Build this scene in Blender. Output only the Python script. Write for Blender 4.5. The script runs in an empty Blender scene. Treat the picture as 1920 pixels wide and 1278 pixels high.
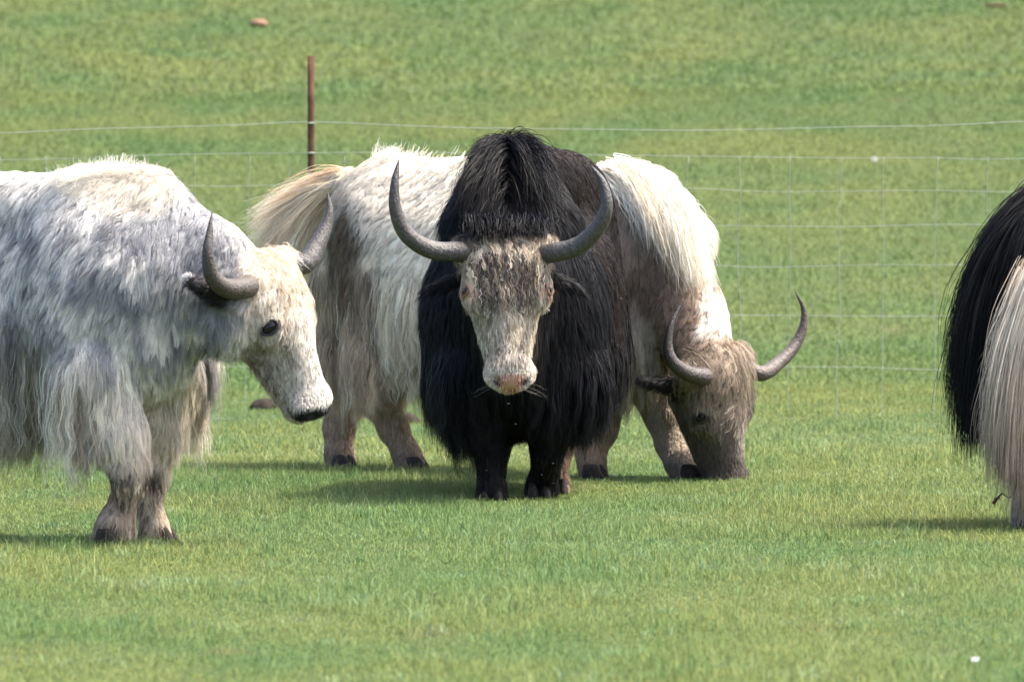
import bpy, math
import numpy as np
from mathutils import Vector
scn = bpy.context.scene
C = scn.collection
F_PX, HOR, CAMZ = 15800.0, 192.0, 1.70           # focal length in photo pixels, eye-level row, eye height
# ---------------------------------------------------------------- camera
cam = bpy.data.cameras.new('camera'); camo = bpy.data.objects.new('camera', cam); C.objects.link(camo)
scn.camera = camo
PITCH = math.atan((639 - HOR) / F_PX)
camo.location = (0, 0, CAMZ); camo.rotation_euler = (math.pi/2 - PITCH, 0, 0)
cam.sensor_width = 36; cam.lens = F_PX/1920*36; cam.clip_start = 0.5; cam.clip_end = 3000
cam.dof.use_dof = True; cam.dof.focus_distance = 35.0; cam.dof.aperture_fstop = 7.2
# ---------------------------------------------------------------- light
SUN_EL, SUN_BACK = 60.0, 8.0                     # degrees; sun stands to the right, slightly behind the herd
w = bpy.data.worlds.new('World'); scn.world = w; w.use_nodes = True
nt = w.node_tree; bg = nt.nodes['Background']
sky = nt.nodes.new('ShaderNodeTexSky'); sky.sky_type = 'NISHITA'; sky.sun_disc = False
sky.sun_elevation = math.radians(SUN_EL); sky.sun_rotation = math.radians(90 - SUN_BACK)
sky.dust_density = 5.0; sky.air_density = 0.7
nt.links.new(sky.outputs[0], bg.inputs[0]); bg.inputs[1].default_value = 0.15
sd = Vector((math.cos(math.radians(SUN_EL))*math.cos(math.radians(SUN_BACK)),
             math.cos(math.radians(SUN_EL))*math.sin(math.radians(SUN_BACK)), math.sin(math.radians(SUN_EL))))
sl = bpy.data.lights.new('sun', 'SUN'); sl.energy = 2.2; sl.angle = math.radians(1.5); sl.color = (1.0, 0.92, 0.80)
so = bpy.data.objects.new('sun', sl); C.objects.link(so); so.rotation_euler = sd.to_track_quat('Z', 'Y').to_euler()
so.location = (20, 30, 40)
scn.view_settings.view_transform = 'Standard'; scn.view_settings.look = 'None'
scn.view_settings.exposure = 2.12; scn.view_settings.gamma = 1.0
scn.render.resolution_x = 1024; scn.render.resolution_y = 681
scn.cycles.max_bounces = 8; scn.cycles.transparent_max_bounces = 4; scn.cycles.diffuse_bounces = 6; scn.cycles.transmission_bounces = 6
# ---------------------------------------------------------------- helpers
f32 = np.float32
def V(*a): return np.array(a, dtype=float)
def nrm(a): return a / (np.linalg.norm(a, axis=-1, keepdims=True) + 1e-9)
cp, sp = math.cos(PITCH), math.sin(PITCH)
def W(px, py, Y):
    """the real place, Y metres ahead, that the photo shows at px, py"""
    u = (px - 960)/F_PX; v = (639 - py)/F_PX
    dy = cp + v*sp; dz = v*cp - sp
    return V(u/dy*Y, Y, CAMZ + dz/dy*Y)
def hash3(i, j, k, s=0):
    n = (i*73856093) ^ (j*19349663) ^ (k*83492791) ^ (s*2654435 + 12345)
    n = n & 0x7fffffff
    n = (n ^ (n >> 13)) * 1274126177 & 0x7fffffff
    n = (n ^ (n >> 15)) * 668265263 & 0x7fffffff
    return ((n >> 3) & 0xfffff) / 1048575.0
def noise(P, sc, seed=0):
    q = np.asarray(P)*sc; i = np.floor(q).astype(np.int64); f = q - i; f = f*f*(3 - 2*f)
    r = 0
    for a in (0, 1):
        for b in (0, 1):
            for c in (0, 1):
                wt = (f[:,0] if a else 1-f[:,0])*(f[:,1] if b else 1-f[:,1])*(f[:,2] if c else 1-f[:,2])
                r = r + wt*hash3(i[:,0]+a, i[:,1]+b, i[:,2]+c, seed)
    return r
def fbm(P, sc, seed=0, n=3):
    r = 0; a = .5; t = 0
    for k in range(n):
        r = r + a*noise(P, sc*2**k, seed+k*7); t += a; a *= .5
    return r/t
def sm(x, a, b):
    t = np.clip((x - a)/(b - a), 0, 1); return t*t*(3-2*t)
def tag(o, label=None, cat=None, group=None, kind=None):
    if label: o['label'] = label
    if cat: o['category'] = cat
    if group: o['group'] = group
    if kind: o['kind'] = kind
    return o
def empty(name, loc):
    o = bpy.data.objects.new(name, None); C.objects.link(o); o.location = tuple(loc); return o
def mesh_obj(name, verts, faces, mat, parent=None, col=None, smooth=True, extra=None):
    """faces: int array (n,3) or (n,4), or a list of such arrays"""
    me = bpy.data.meshes.new(name)
    verts = np.asarray(verts, dtype=f32)
    off = np.array(parent.location, dtype=f32) if parent is not None else 0
    verts = verts - off if parent is not None else verts
    if not isinstance(faces, list): faces = [faces]
    faces = [np.asarray(f, dtype=np.int32) for f in faces if len(f)]
    li = np.concatenate([f.ravel() for f in faces])
    sz = np.concatenate([np.full(len(f), f.shape[1], dtype=np.int32) for f in faces])
    st = np.concatenate([[0], np.cumsum(sz)[:-1]]).astype(np.int32)
    me.vertices.add(len(verts)); me.vertices.foreach_set('co', verts.ravel())
    me.loops.add(len(li)); me.loops.foreach_set('vertex_index', li)
    me.polygons.add(len(sz)); me.polygons.foreach_set('loop_start', st)
    try: me.polygons.foreach_set('loop_total', sz)
    except Exception: pass
    if smooth: me.polygons.foreach_set('use_smooth', np.ones(len(sz), dtype=bool))
    if col is not None:
        ca = me.attributes.new('Col', 'FLOAT_COLOR', 'POINT')
        c4 = np.ones((len(verts), 4), dtype=f32); c4[:, :3] = col
        ca.data.foreach_set('color', c4.ravel())
    me.update(calc_edges=True); me.validate(verbose=False)
    me.materials.append(mat)
    o = bpy.data.objects.new(name, me); C.objects.link(o)
    if parent is not None: o.parent = parent
    return o
# ---------------------------------------------------------------- materials
def newmat(name):
    m = bpy.data.materials.new(name); m.use_nodes = True
    return m, m.node_tree, m.node_tree.nodes['Principled BSDF']
def lk(nt, a, b): nt.links.new(a, b)
def hair_mat(name, rough=.55, trans=.25, spec=.4, sheen=0.0, vary=.12):
    m, nt, p = newmat(name)
    at = nt.nodes.new('ShaderNodeAttribute'); at.attribute_name = 'Col'
    p.inputs['Roughness'].default_value = rough
    p.inputs['Specular IOR Level'].default_value = spec
    if sheen: p.inputs['Sheen Weight'].default_value = sheen
    lk(nt, at.outputs['Color'], p.inputs['Base Color'])
    tr = nt.nodes.new('ShaderNodeBsdfTranslucent'); mx = nt.nodes.new('ShaderNodeMixShader')
    lk(nt, at.outputs['Color'], tr.inputs[0]); mx.inputs[0].default_value = trans
    out = nt.nodes['Material Output']
    lk(nt, p.outputs[0], mx.inputs[1]); lk(nt, tr.outputs[0], mx.inputs[2]); lk(nt, mx.outputs[0], out.inputs[0])
    return m
def skin_mat(name):
    m, nt, p = newmat(name)
    at = nt.nodes.new('ShaderNodeAttribute'); at.attribute_name = 'Col'
    lk(nt, at.outputs['Color'], p.inputs['Base Color'])
    p.inputs['Roughness'].default_value = .62; p.inputs['Specular IOR Level'].default_value = .3
    n = nt.nodes.new('ShaderNodeTexNoise'); n.inputs['Scale'].default_value = 160
    b = nt.nodes.new('ShaderNodeBump'); b.inputs['Strength'].default_value = .5; b.inputs['Distance'].default_value = .003
    lk(nt, n.outputs[0], b.inputs['Height']); lk(nt, b.outputs[0], p.inputs['Normal'])
    return m
M_HAIR = hair_mat('fur', spec=.3, trans=.32); M_BLACK = hair_mat('black_fur', rough=.5, trans=.04, spec=.13); M_SKIN = skin_mat('skin')
def horn_mat(name, c1, c2):
    m, nt, p = newmat(name)
    at = nt.nodes.new('ShaderNodeAttribute'); at.attribute_name = 'Col'
    n = nt.nodes.new('ShaderNodeTexNoise'); n.inputs['Scale'].default_value = 35; n.inputs['Detail'].default_value = 6
    mx = nt.nodes.new('ShaderNodeMixRGB'); mx.blend_type = 'MULTIPLY'; mx.inputs[0].default_value = .75
    rp = nt.nodes.new('ShaderNodeValToRGB'); rp.color_ramp.elements[0].color = (.30,.27,.24,1); rp.color_ramp.elements[1].color = (1.3,1.3,1.3,1)
    rp.color_ramp.elements[0].position = .3; rp.color_ramp.elements[1].position = .7
    lk(nt, n.outputs[0], rp.inputs[0]); lk(nt, at.outputs['Color'], mx.inputs[1]); lk(nt, rp.outputs[0], mx.inputs[2])
    lk(nt, mx.outputs[0], p.inputs['Base Color']); p.inputs['Roughness'].default_value = .5
    b = nt.nodes.new('ShaderNodeBump'); b.inputs['Strength'].default_value = .8; b.inputs['Distance'].default_value = .008
    lk(nt, n.outputs[0], b.inputs['Height']); lk(nt, b.outputs[0], p.inputs['Normal'])
    return m
M_HORN = horn_mat('horn', None, None)
def plain(name, c, r=.6, spec=.5, metal=0, noise_sc=None, c2=None):
    m, nt, p = newmat(name)
    p.inputs['Base Color'].default_value = (*c, 1); p.inputs['Roughness'].default_value = r
    p.inputs['Specular IOR Level'].default_value = spec; p.inputs['Metallic'].default_value = metal
    if noise_sc:
        tc = nt.nodes.new('ShaderNodeTexCoord')
        n = nt.nodes.new('ShaderNodeTexNoise'); n.inputs['Scale'].default_value = noise_sc; n.inputs['Detail'].default_value = 5
        lk(nt, tc.outputs['Object'], n.inputs['Vector'])
        rp = nt.nodes.new('ShaderNodeValToRGB'); rp.color_ramp.elements[0].color = (*c, 1); rp.color_ramp.elements[1].color = (*c2, 1)
        rp.color_ramp.elements[0].position = .35; rp.color_ramp.elements[1].position = .65
        lk(nt, n.outputs[0], rp.inputs[0]); lk(nt, rp.outputs[0], p.inputs['Base Color'])
    return m
M_EYE = plain('eyeball', (.008,.007,.008), .12, .35)
M_HOOF = plain('hoof_keratin', (.018,.015,.013), .8, .15, 0, 40, (.045,.038,.03))
M_LID = plain('eyelid_skin', (.035,.032,.035), .7, .2)
M_LIDPINK = plain('pink_eyelid_skin', (.24,.11,.08), .6, .2)
M_NOSE = plain('nose_black', (.012,.012,.014), .25, .6)
# ---------------------------------------------------------------- signed-distance modelling
ATTR = dict(col=(.5,.5,.5), L=.05, flow=(0,0,-1), lift=.35, curl=.3, SL=0.0, SD=0.0, dens=1.0)
class Prim:
    def __init__(s, kind, k=.07, sub=False, **a):
        s.kind = kind; s.k = k; s.sub = sub; s.a = dict(ATTR)
        for n_ in list(a):
            if n_ in ATTR: s.a[n_] = a.pop(n_)
        s.__dict__.update(a)
    def bounds(s):
        if s.kind == 'cone':
            return (np.minimum(s.p-s.r1*s.mx, s.q-s.r2*s.mx), np.maximum(s.p+s.r1*s.mx, s.q+s.r2*s.mx))
        R = max(s.r); return s.c-R, s.c+R
    def d(s, P):
        if s.kind == 'cone':
            A = P - s.p.astype(f32); B = (s.q - s.p).astype(f32)
            if s.sq is not None:
                u = s.sq[0].astype(f32); kk = s.sq[1]
                A = A + (A@u)[...,None]*(kk-1)*u; B = B + (B@u)*(kk-1)*u
            t = np.clip((A@B)/max(float(B@B), 1e-8), 0, 1)
            A = A - t[...,None]*B
            dd = np.sqrt(np.einsum('...i,...i->...', A, A)) - (s.r1 + (s.r2-s.r1)*t)
            return dd
        A = (P - s.c.astype(f32)) @ s.R.T.astype(f32)
        r = np.array(s.r, dtype=f32)
        k0 = np.sqrt((A*A/(r*r)).sum(-1)); k1 = np.sqrt((A*A/(r**4)).sum(-1)) + 1e-6
        return k0*(k0-1)/k1
def cone(p, r1, q, r2, sq=None, **a):
    return Prim('cone', p=np.asarray(p, float), q=np.asarray(q, float), r1=r1, r2=r2, sq=sq, mx=1.0 if sq is None or sq[1] >= 1 else 1/sq[1], **a)
def ell(c, r, R=None, yaw=0.0, **a):
    if R is None:
        cy, sy = math.cos(yaw), math.sin(yaw); R = np.array([[cy, sy, 0], [-sy, cy, 0], [0, 0, 1.]])
    return Prim('ell', c=np.asarray(c, float), r=r, R=np.asarray(R, float), **a)
def chain(pts, **a):
    """pts: list of (point, radius)"""
    return [cone(pts[i][0], pts[i][1], pts[i+1][0], pts[i+1][1], **a) for i in range(len(pts)-1)]
def build_field(prims, h):
    lo = np.min([p.bounds()[0] for p in prims if not p.sub], 0) - .06; hi = np.max([p.bounds()[1] for p in prims if not p.sub], 0) + .06
    n = np.ceil((hi-lo)/h).astype(int) + 1
    D = np.full(n, 9.0, dtype=f32)
    ax = [lo[i] + h*np.arange(n[i]) for i in range(3)]
    for p in prims:
        a, b = p.bounds(); m = p.k + 3*h + .03
        i0 = np.maximum(np.floor((a-m-lo)/h).astype(int), 0); i1 = np.minimum(np.ceil((b+m-lo)/h).astype(int)+1, n)
        if np.any(i1 <= i0): continue
        G = np.stack(np.meshgrid(*[ax[i][i0[i]:i1[i]].astype(f32) for i in range(3)], indexing='ij'), -1)
        dd = p.d(G); sl_ = tuple(slice(i0[i], i1[i]) for i in range(3)); cur = D[sl_]
        k = p.k
        if p.sub:
            hh = np.maximum(k - np.abs(cur + dd), 0)/k; D[sl_] = np.maximum(cur, -dd) + hh*hh*k*.25
        else:
            hh = np.maximum(k - np.abs(cur - dd), 0)/k; D[sl_] = np.minimum(cur, dd) - hh*hh*k*.25
    D = np.clip(D, -.3, .3)
    return D, lo, h
def surface_nets(D, lo, h):
    n = np.array(D.shape); ins = D < 0
    cells = n - 1
    acc = np.zeros(tuple(cells)+(3,), dtype=f32); cnt = np.zeros(tuple(cells), dtype=f32)
    sh = [(a, b, c) for a in (0, 1) for b in (0, 1) for c in (0, 1)]
    def sub(A, o): return A[o[0]:o[0]+cells[0], o[1]:o[1]+cells[1], o[2]:o[2]+cells[2]]
    nin = sum(sub(ins, o).astype(np.int8) for o in sh)
    act = (nin > 0) & (nin < 8)
    idx = np.argwhere(act)
    vals = {o: D[idx[:,0]+o[0], idx[:,1]+o[1], idx[:,2]+o[2]] for o in sh}
    P = np.zeros((len(idx), 3)); c = np.zeros(len(idx))
    for o in sh:
        for axis in range(3):
            if o[axis] == 0:
                o2 = list(o); o2[axis] = 1; o2 = tuple(o2)
                a, b = vals[o], vals[o2]; cr = (a < 0) != (b < 0)
                t = np.where(cr, a/(a - b + 1e-12), 0)
                pos = np.array(o, float)[None, :].repeat(len(idx), 0); pos[:, axis] = t
                P += pos*cr[:, None]; c += cr
    P = P/np.maximum(c, 1)[:, None]
    vid = np.full(tuple(cells), -1, dtype=np.int64); vid[idx[:,0], idx[:,1], idx[:,2]] = np.arange(len(idx))
    verts = lo + (idx + P)*h
    quads = []
    for axis in range(3):
        o2 = [0, 0, 0]; o2[axis] = 1
        s0 = [slice(1, cells[i]) for i in range(3)]; s0[axis] = slice(0, cells[axis])
        s1 = [slice(1, cells[i]) for i in range(3)]; s1[axis] = slice(1, cells[axis]+1)
        a = ins[tuple(s0)]; b = ins[tuple(s1)]
        e = np.argwhere(a != b)
        st = np.array([1, 1, 1]); st[axis] = 0
        e = e + st
        u, v = (axis+1) % 3, (axis+2) % 3
        du = np.zeros(3, int); du[u] = 1; dv = np.zeros(3, int); dv[v] = 1
        def g(q): return vid[q[:,0], q[:,1], q[:,2]]
        q = np.stack([g(e-du-dv), g(e-dv), g(e), g(e-du)], 1)
        fl = ~ins[e[:,0], e[:,1], e[:,2]]
        q[fl] = q[fl][:, ::-1]
        quads.append(q)
    q = np.concatenate(quads); q = q[(q >= 0).all(1)]
    return verts, q
def sample(D, lo, h, P):
    q = (P - lo)/h; q = np.clip(q, 0, np.array(D.shape) - 1.001); i = q.astype(int); f = (q - i)
    r = 0
    for a in (0, 1):
        for b in (0, 1):
            for c in (0, 1):
                wt = (f[:,0] if a else 1-f[:,0])*(f[:,1] if b else 1-f[:,1])*(f[:,2] if c else 1-f[:,2])
                r = r + wt*D[i[:,0]+a, i[:,1]+b, i[:,2]+c]
    return r
def grad(D, lo, h, P):
    e = h
    g = np.stack([sample(D, lo, h, P + np.eye(3)[i]*e) - sample(D, lo, h, P - np.eye(3)[i]*e) for i in range(3)], -1)
    return nrm(g)
def attributes(prims, P, N):
    pos = [p for p in prims if not p.sub]
    d = np.stack([p.d(P.astype(f32)) for p in pos], 1)
    d = d - d.min(1, keepdims=True)
    wt = np.exp(-d/.022); wt /= wt.sum(1, keepdims=True)
    out = {}
    for key in ATTR:
        A = np.array([p.a[key] for p in pos], dtype=float)
        out[key] = wt @ A
    return out
# ---------------------------------------------------------------- strands
def ribbons(path, width, side, col):
    """path (N,S,3); width (N,S); side (N,S,3); col (N,S,3) -> verts, quads, colours"""
    N, S, _ = path.shape
    a = path - side*width[..., None]*.5; b = path + side*width[..., None]*.5
    v = np.stack([a, b], 2).reshape(-1, 3)
    base = (np.arange(N)*S*2)[:, None] + (np.arange(S-1)*2)[None, :]
    q = np.stack([base, base+1, base+3, base+2], -1).reshape(-1, 4)
    c = np.repeat(col.reshape(-1, 3), 2, axis=0)
    return v, q, c
def comb(rng, fld, P, N, flow, L, lift, curl, col, S=4, wid=.0026, grav=.5, clump=.6, csize=.03, light=.16, tipcol=None, wave=0.0, wavelen=.05, messy=.35, bottom=None, taper=.25):
    D, lo, h = fld; n = len(P)
    csize = np.where(L < .042, csize*.42, csize)[:, None]; short_ = sm(-L, -.05, -.025)
    ci = np.floor(P/csize).astype(np.int64)
    def ch(s): return hash3(ci[:,0], ci[:,1], ci[:,2], s)
    cc = (ci + np.stack([ch(1), ch(2), ch(3)], 1))*csize
    cr = np.stack([ch(4), ch(5), ch(6)], 1)*2 - 1
    big = np.stack([noise(P, 7, 11), noise(P, 7, 12), noise(P, 7, 13)], 1)*2 - 1
    T = flow - (flow*N).sum(1, keepdims=True)*N
    T = T + messy*cr*(1-.35*short_)[:, None] + messy*1.2*big + rng.normal(0, .10, (n, 3))
    T = T - (T*N).sum(1, keepdims=True)*N
    T = nrm(T)
    L = L*(.75 + .5*rng.random(n))*(.8 + .4*ch(7))
    d = nrm(T + N*(lift*(.6+.8*rng.random(n)))[:, None])
    seg = (L/(S-1))[:, None]; csz = csize
    toc = cc - P; toc = toc - (toc*N).sum(1, keepdims=True)*N
    ph = ch(8)*6.283; path = [P - N*.004]; p = P.copy()
    sidev = nrm(np.cross(T, N))
    for j in range(1, S):
        t = j/(S-1)
        dd = d + V(0, 0, -1)*(grav*t*1.2)
        dd = dd + N*(-.35*lift*t)[:, None]
        dd = dd + sidev*(curl*np.sin(ph + j*1.9))[:, None]
        dd = nrm(dd + rng.normal(0, .05, (n, 3)))
        p = p + dd*seg
        p = p + toc*(clump/(S-1))
        s = sample(D, lo, h, p); g = grad(D, lo, h, p)
        mn = .004 + .004*rng.random(n)
        push = np.clip(mn - s, 0, .08); p = p + g*push[:, None]
        d = nrm(dd*.6 + d*.4)
        if wave:
            q = p + sidev*(wave*L*t*np.sin(ph + p[:,2]*6.283/wavelen))[:, None]
            path.append(q)
        else: path.append(p.copy())
    path = np.stack(path, 1)
    if bottom is not None:
        path[:, :, 2] = np.maximum(path[:, :, 2], .02)
    tg = nrm(np.gradient(path, axis=1))
    sd_ = nrm(np.cross(tg, N[:, None, :].repeat(S, 1)))
    th = rng.normal(0, .5, n)[:, None, None]
    sd_ = sd_*np.cos(th) + np.cross(tg, sd_)*np.sin(th)
    wv = np.linspace(1, taper, S)[None, :]*(wid*(.7+.6*rng.random(n)))[:, None]
    br = (1 + light*(rng.random(n)*2-1) + light*1.1*(ch(9)*2-1))[:, None, None]
    cs = col[:, None, :]*br*np.ones((1, S, 1))
    if tipcol is not None:
        tt = np.linspace(0, 1, S)[None, :, None]**1.5
        cs = cs*(1-tt) + tipcol[:, None, :]*br*tt
    return ribbons(path, wv, sd_, np.clip(cs, 0.002, .95))
def merge(parts):
    vs, qs, cs, o = [], [], [], 0
    for v, q, c in parts:
        vs.append(v); qs.append(q+o); cs.append(c); o += len(v)
    return np.concatenate(vs), np.concatenate(qs), np.concatenate(cs)
def bez_strands(rng, guides, n, rr=.03, tr=.05, S=9, wid=.003, col=(.5,.45,.35), light=.2, tipcol=None, mess=.012, nclump=40, clump=.7, short=.35, freq=7.0, start=0.0):
    """strands blended between neighbouring guide curves (each guide: 4 control points)"""
    G = np.array(guides, float); m = len(G)
    cu = rng.random(nclump)*(m-1); co = rng.normal(0, 1, (nclump, 3))
    k = rng.integers(0, nclump, n)
    u = np.clip(cu[k]*clump + (1-clump)*rng.random(n)*(m-1) + rng.normal(0, .05*(m-1), n), 0, m-1.001)
    i = u.astype(int); f = (u - i)[:, None, None]
    CP = G[i]*(1-f) + G[i+1]*f
    rnd = co[k]*clump + rng.normal(0, 1, (n, 3))*(1-clump)
    sc = np.array([rr, (rr*2+tr)/3, (rr+2*tr)/3, tr])[None, :, None]
    CP = CP + rnd[:, None, :]*sc
    t = np.linspace(0, 1, S)[None, :, None]*(1 - short*rng.random(n)**1.5)[:, None, None]
    if start: t0 = (start*rng.random(nclump))[k][:, None, None]; t = t0 + t*(1 - t0*.6)*np.where(t0 > 0, .75, 1)
    a, b, c_, d_ = (CP[:, j][:, None, :] for j in range(4))
    path = a*(1-t)**3 + 3*b*t*(1-t)**2 + 3*c_*t*t*(1-t) + d_*t**3
    ph = rng.random((n, 1))*6.28 + co[k][:, :1]*5
    wob = np.sin(np.linspace(0, freq, S)[None, :] + ph)*mess*np.linspace(0, 1, S)[None, :]
    path = path + wob[..., None]*nrm(rnd + .01)[:, None, :]
    path[..., 2] = np.maximum(path[..., 2], .02)
    tg = nrm(np.gradient(path, axis=1))
    r = nrm(rng.normal(0, 1, (n, 3)) + V(0, -1.5, 0))
    sd_ = nrm(np.cross(tg, r[:, None, :].repeat(S, 1)))
    wv = np.linspace(1, .2, S)[None, :]*(wid*(.7+.6*rng.random(n)))[:, None]
    br = (1 + light*(rng.random(n)*2-1) + light*(co[k][:, 0]).clip(-1.5, 1.5)*.6)[:, None, None]
    c0 = np.array(col)[None, None, :] if np.ndim(col) == 1 else np.array(col)[k % len(col)][:, None, :]
    cs = c0*br*np.ones((n, S, 1))
    if tipcol is not None:
        tt = t*np.ones((n, S, 1)); cs = cs*(1-tt**2) + np.array(tipcol)[None, None, :]*br*tt**2
    return ribbons(path, wv, sd_, np.clip(cs, .002, .95))
# ---------------------------------------------------------------- horns, eyes, hooves
def catmull(pts, n):
    P = np.array(pts, float); P = np.vstack([2*P[0]-P[1], P, 2*P[-1]-P[-2]])
    out = []
    m = len(P) - 3
    for t in np.linspace(0, m-1e-6, n):
        i = int(t); f = t - i; a, b, c, d = P[i:i+4]
        out.append(.5*((2*b) + (-a+c)*f + (2*a-5*b+4*c-d)*f*f + (-a+3*b-3*c+d)*f**3))
    return np.array(out)
def tube(path, rad, m=20):
    n = len(path); tg = nrm(np.gradient(path, axis=0)); up = V(.13, -1, .21); fr = []
    u = nrm(np.cross(tg[0], up))
    for i in range(n):
        u = nrm(u - (u@tg[i])*tg[i]); fr.append((u, np.cross(tg[i], u)))
    th = np.linspace(0, 2*math.pi, m, endpoint=False)
    v = np.concatenate([path[i] + rad[i]*(np.cos(th)[:, None]*fr[i][0] + np.sin(th)[:, None]*fr[i][1]) for i in range(n)])
    i, j = np.meshgrid(np.arange(n-1), np.arange(m), indexing='ij')
    q = np.stack([i*m+j, i*m+(j+1) % m, (i+1)*m+(j+1) % m, (i+1)*m+j], -1).reshape(-1, 4)
    ca = len(v); v = np.vstack([v, path[:1], path[-1:]])
    k = np.arange(m)
    t1 = np.stack([(k+1) % m, k, np.full(m, ca)], 1); t2 = np.stack([(n-1)*m+k, (n-1)*m+(k+1) % m, np.full(m, ca+1)], 1)
    return v, [q, np.concatenate([t1, t2])]
def horn(pts, r0, parent, base=(.10,.088,.075), mid=(.115,.105,.095), tip=(.05,.045,.045), fat=.75, seed=0, pw=1.9):
    n = 80; path = catmull(pts, n); t = np.linspace(0, 1, n)
    rad = r0*((1 - t**pw)**fat*.97 + .03)
    rad = rad*(1 + .035*np.sin(t*70 + 2*np.sin(t*9+seed))*np.clip(1-t*1.7, 0, 1)) + r0*.10*np.exp(-(t/.05)**2)
    v, f = tube(path, rad, 24)
    ct = np.array(base)[None]*(1-sm(t, .0, .3))[:, None] + np.array(mid)[None]*(sm(t, 0, .3)*(1-sm(t, .55, .95)))[:, None] + np.array(tip)[None]*sm(t, .55, .95)[:, None]
    ct = .58*ct*(1 + .22*np.sin(t*70 + 3*np.sin(t*23))*np.clip(1-t*1.3, 0, 1))[:, None]
    col = np.vstack([np.repeat(ct, 24, 0), ct[:1], ct[-1:]])
    return mesh_obj('horn', v, f, M_HORN, parent, col)
def blob(name, c, r, mat, parent, R=None, seg=24, flatfn=None):
    th = np.linspace(0, math.pi, seg//2+1)[1:-1]; ph = np.linspace(0, 2*math.pi, seg, endpoint=False)
    T, Pp = np.meshgrid(th, ph, indexing='ij')
    v = np.stack([np.sin(T)*np.cos(Pp), np.sin(T)*np.sin(Pp), np.cos(T)], -1).reshape(-1, 3)
    v = np.vstack([v, [0,0,1], [0,0,-1]])*np.array(r)
    if flatfn: v = flatfn(v)
    if R is not None: v = v@np.asarray(R)
    v = v + c; nr = len(th); m = seg
    i, j = np.meshgrid(np.arange(nr-1), np.arange(m), indexing='ij')
    q = np.stack([i*m+j, (i+1)*m+j, (i+1)*m+(j+1) % m, i*m+(j+1) % m], -1).reshape(-1, 4)
    k = np.arange(m); a = nr*m
    t1 = np.stack([np.full(m, a), k, (k+1) % m], 1); t2 = np.stack([np.full(m, a+1), (nr-1)*m+(k+1) % m, (nr-1)*m+k], 1)
    return mesh_obj(name, v, [q, np.concatenate([t1, t2])], mat, parent)
def ring_obj(name, c, axis, r1, r2, tr, mat, parent, up=V(0,0,1)):
    axis = nrm(axis); u = nrm(np.cross(up, axis)); v_ = np.cross(axis, u)
    th = np.linspace(0, 2*math.pi, 29)[:-1]
    path = np.array([c + r1*math.cos(a)*u + r2*math.sin(a)*v_ for a in th])
    m = 10; ps = np.linspace(0, 2*math.pi, m, endpoint=False); vs = []
    for i, a in enumerate(th):
        rad = nrm(path[i] - c)
        for b in ps: vs.append(path[i] + tr*(math.cos(b)*rad + math.sin(b)*axis*.8))
    n = len(th); i, j = np.meshgrid(np.arange(n), np.arange(m), indexing='ij')
    q = np.stack([i*m+j, ((i+1) % n)*m+j, ((i+1) % n)*m+(j+1) % m, i*m+(j+1) % m], -1).reshape(-1, 4)
    return mesh_obj(name, np.array(vs), q, mat, parent)
def hoof(c, yaw, parent, s=1.0, mat=None):
    """a cloven hoof: two toes side by side, flat below"""
    vs, fs, o = [], [], 0
    for sgn in (-1, 1):
        prof = [(0, .050), (.02, .052), (.045, .046), (.07, .038), (.085, .030)]
        m = 16; th = np.linspace(0, 2*math.pi, m, endpoint=False); v = []
        for z, r in prof:
            for a in th:
                y = r*.62*math.cos(a)
                y = max(y, -.002) if False else y
                x = r*1.35*math.sin(a) + (.02 - z*.25)
                v.append((x*s, (y + sgn*.034)*s, z*s))
        v.append(((.01)*s, sgn*.034*s, .09*s)); v.append((.02*s, sgn*.034*s, 0))
        v = np.array(v); cy, sy = math.cos(yaw), math.sin(yaw)
        v = np.stack([v[:,0]*cy - v[:,1]*sy, v[:,0]*sy + v[:,1]*cy, v[:,2]], 1)
        n = len(prof); i, j = np.meshgrid(np.arange(n-1), np.arange(m), indexing='ij')
        q = np.stack([i*m+j, (i+1)*m+j, (i+1)*m+(j+1) % m, i*m+(j+1) % m], -1).reshape(-1, 4)
        k = np.arange(m)
        t = np.concatenate([np.stack([np.full(m, n*m), (n-1)*m+(k+1) % m, (n-1)*m+k], 1), np.stack([np.full(m, n*m+1), k, (k+1) % m], 1)])
        vs.append(v); fs.append((q+o, t+o)); o += len(v)
    v = np.concatenate(vs) + V(c[0], c[1], 0)
    return mesh_obj('hoof', v, [np.concatenate([f[0] for f in fs]), np.concatenate([f[1] for f in fs])], mat or M_HOOF, parent)
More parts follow.
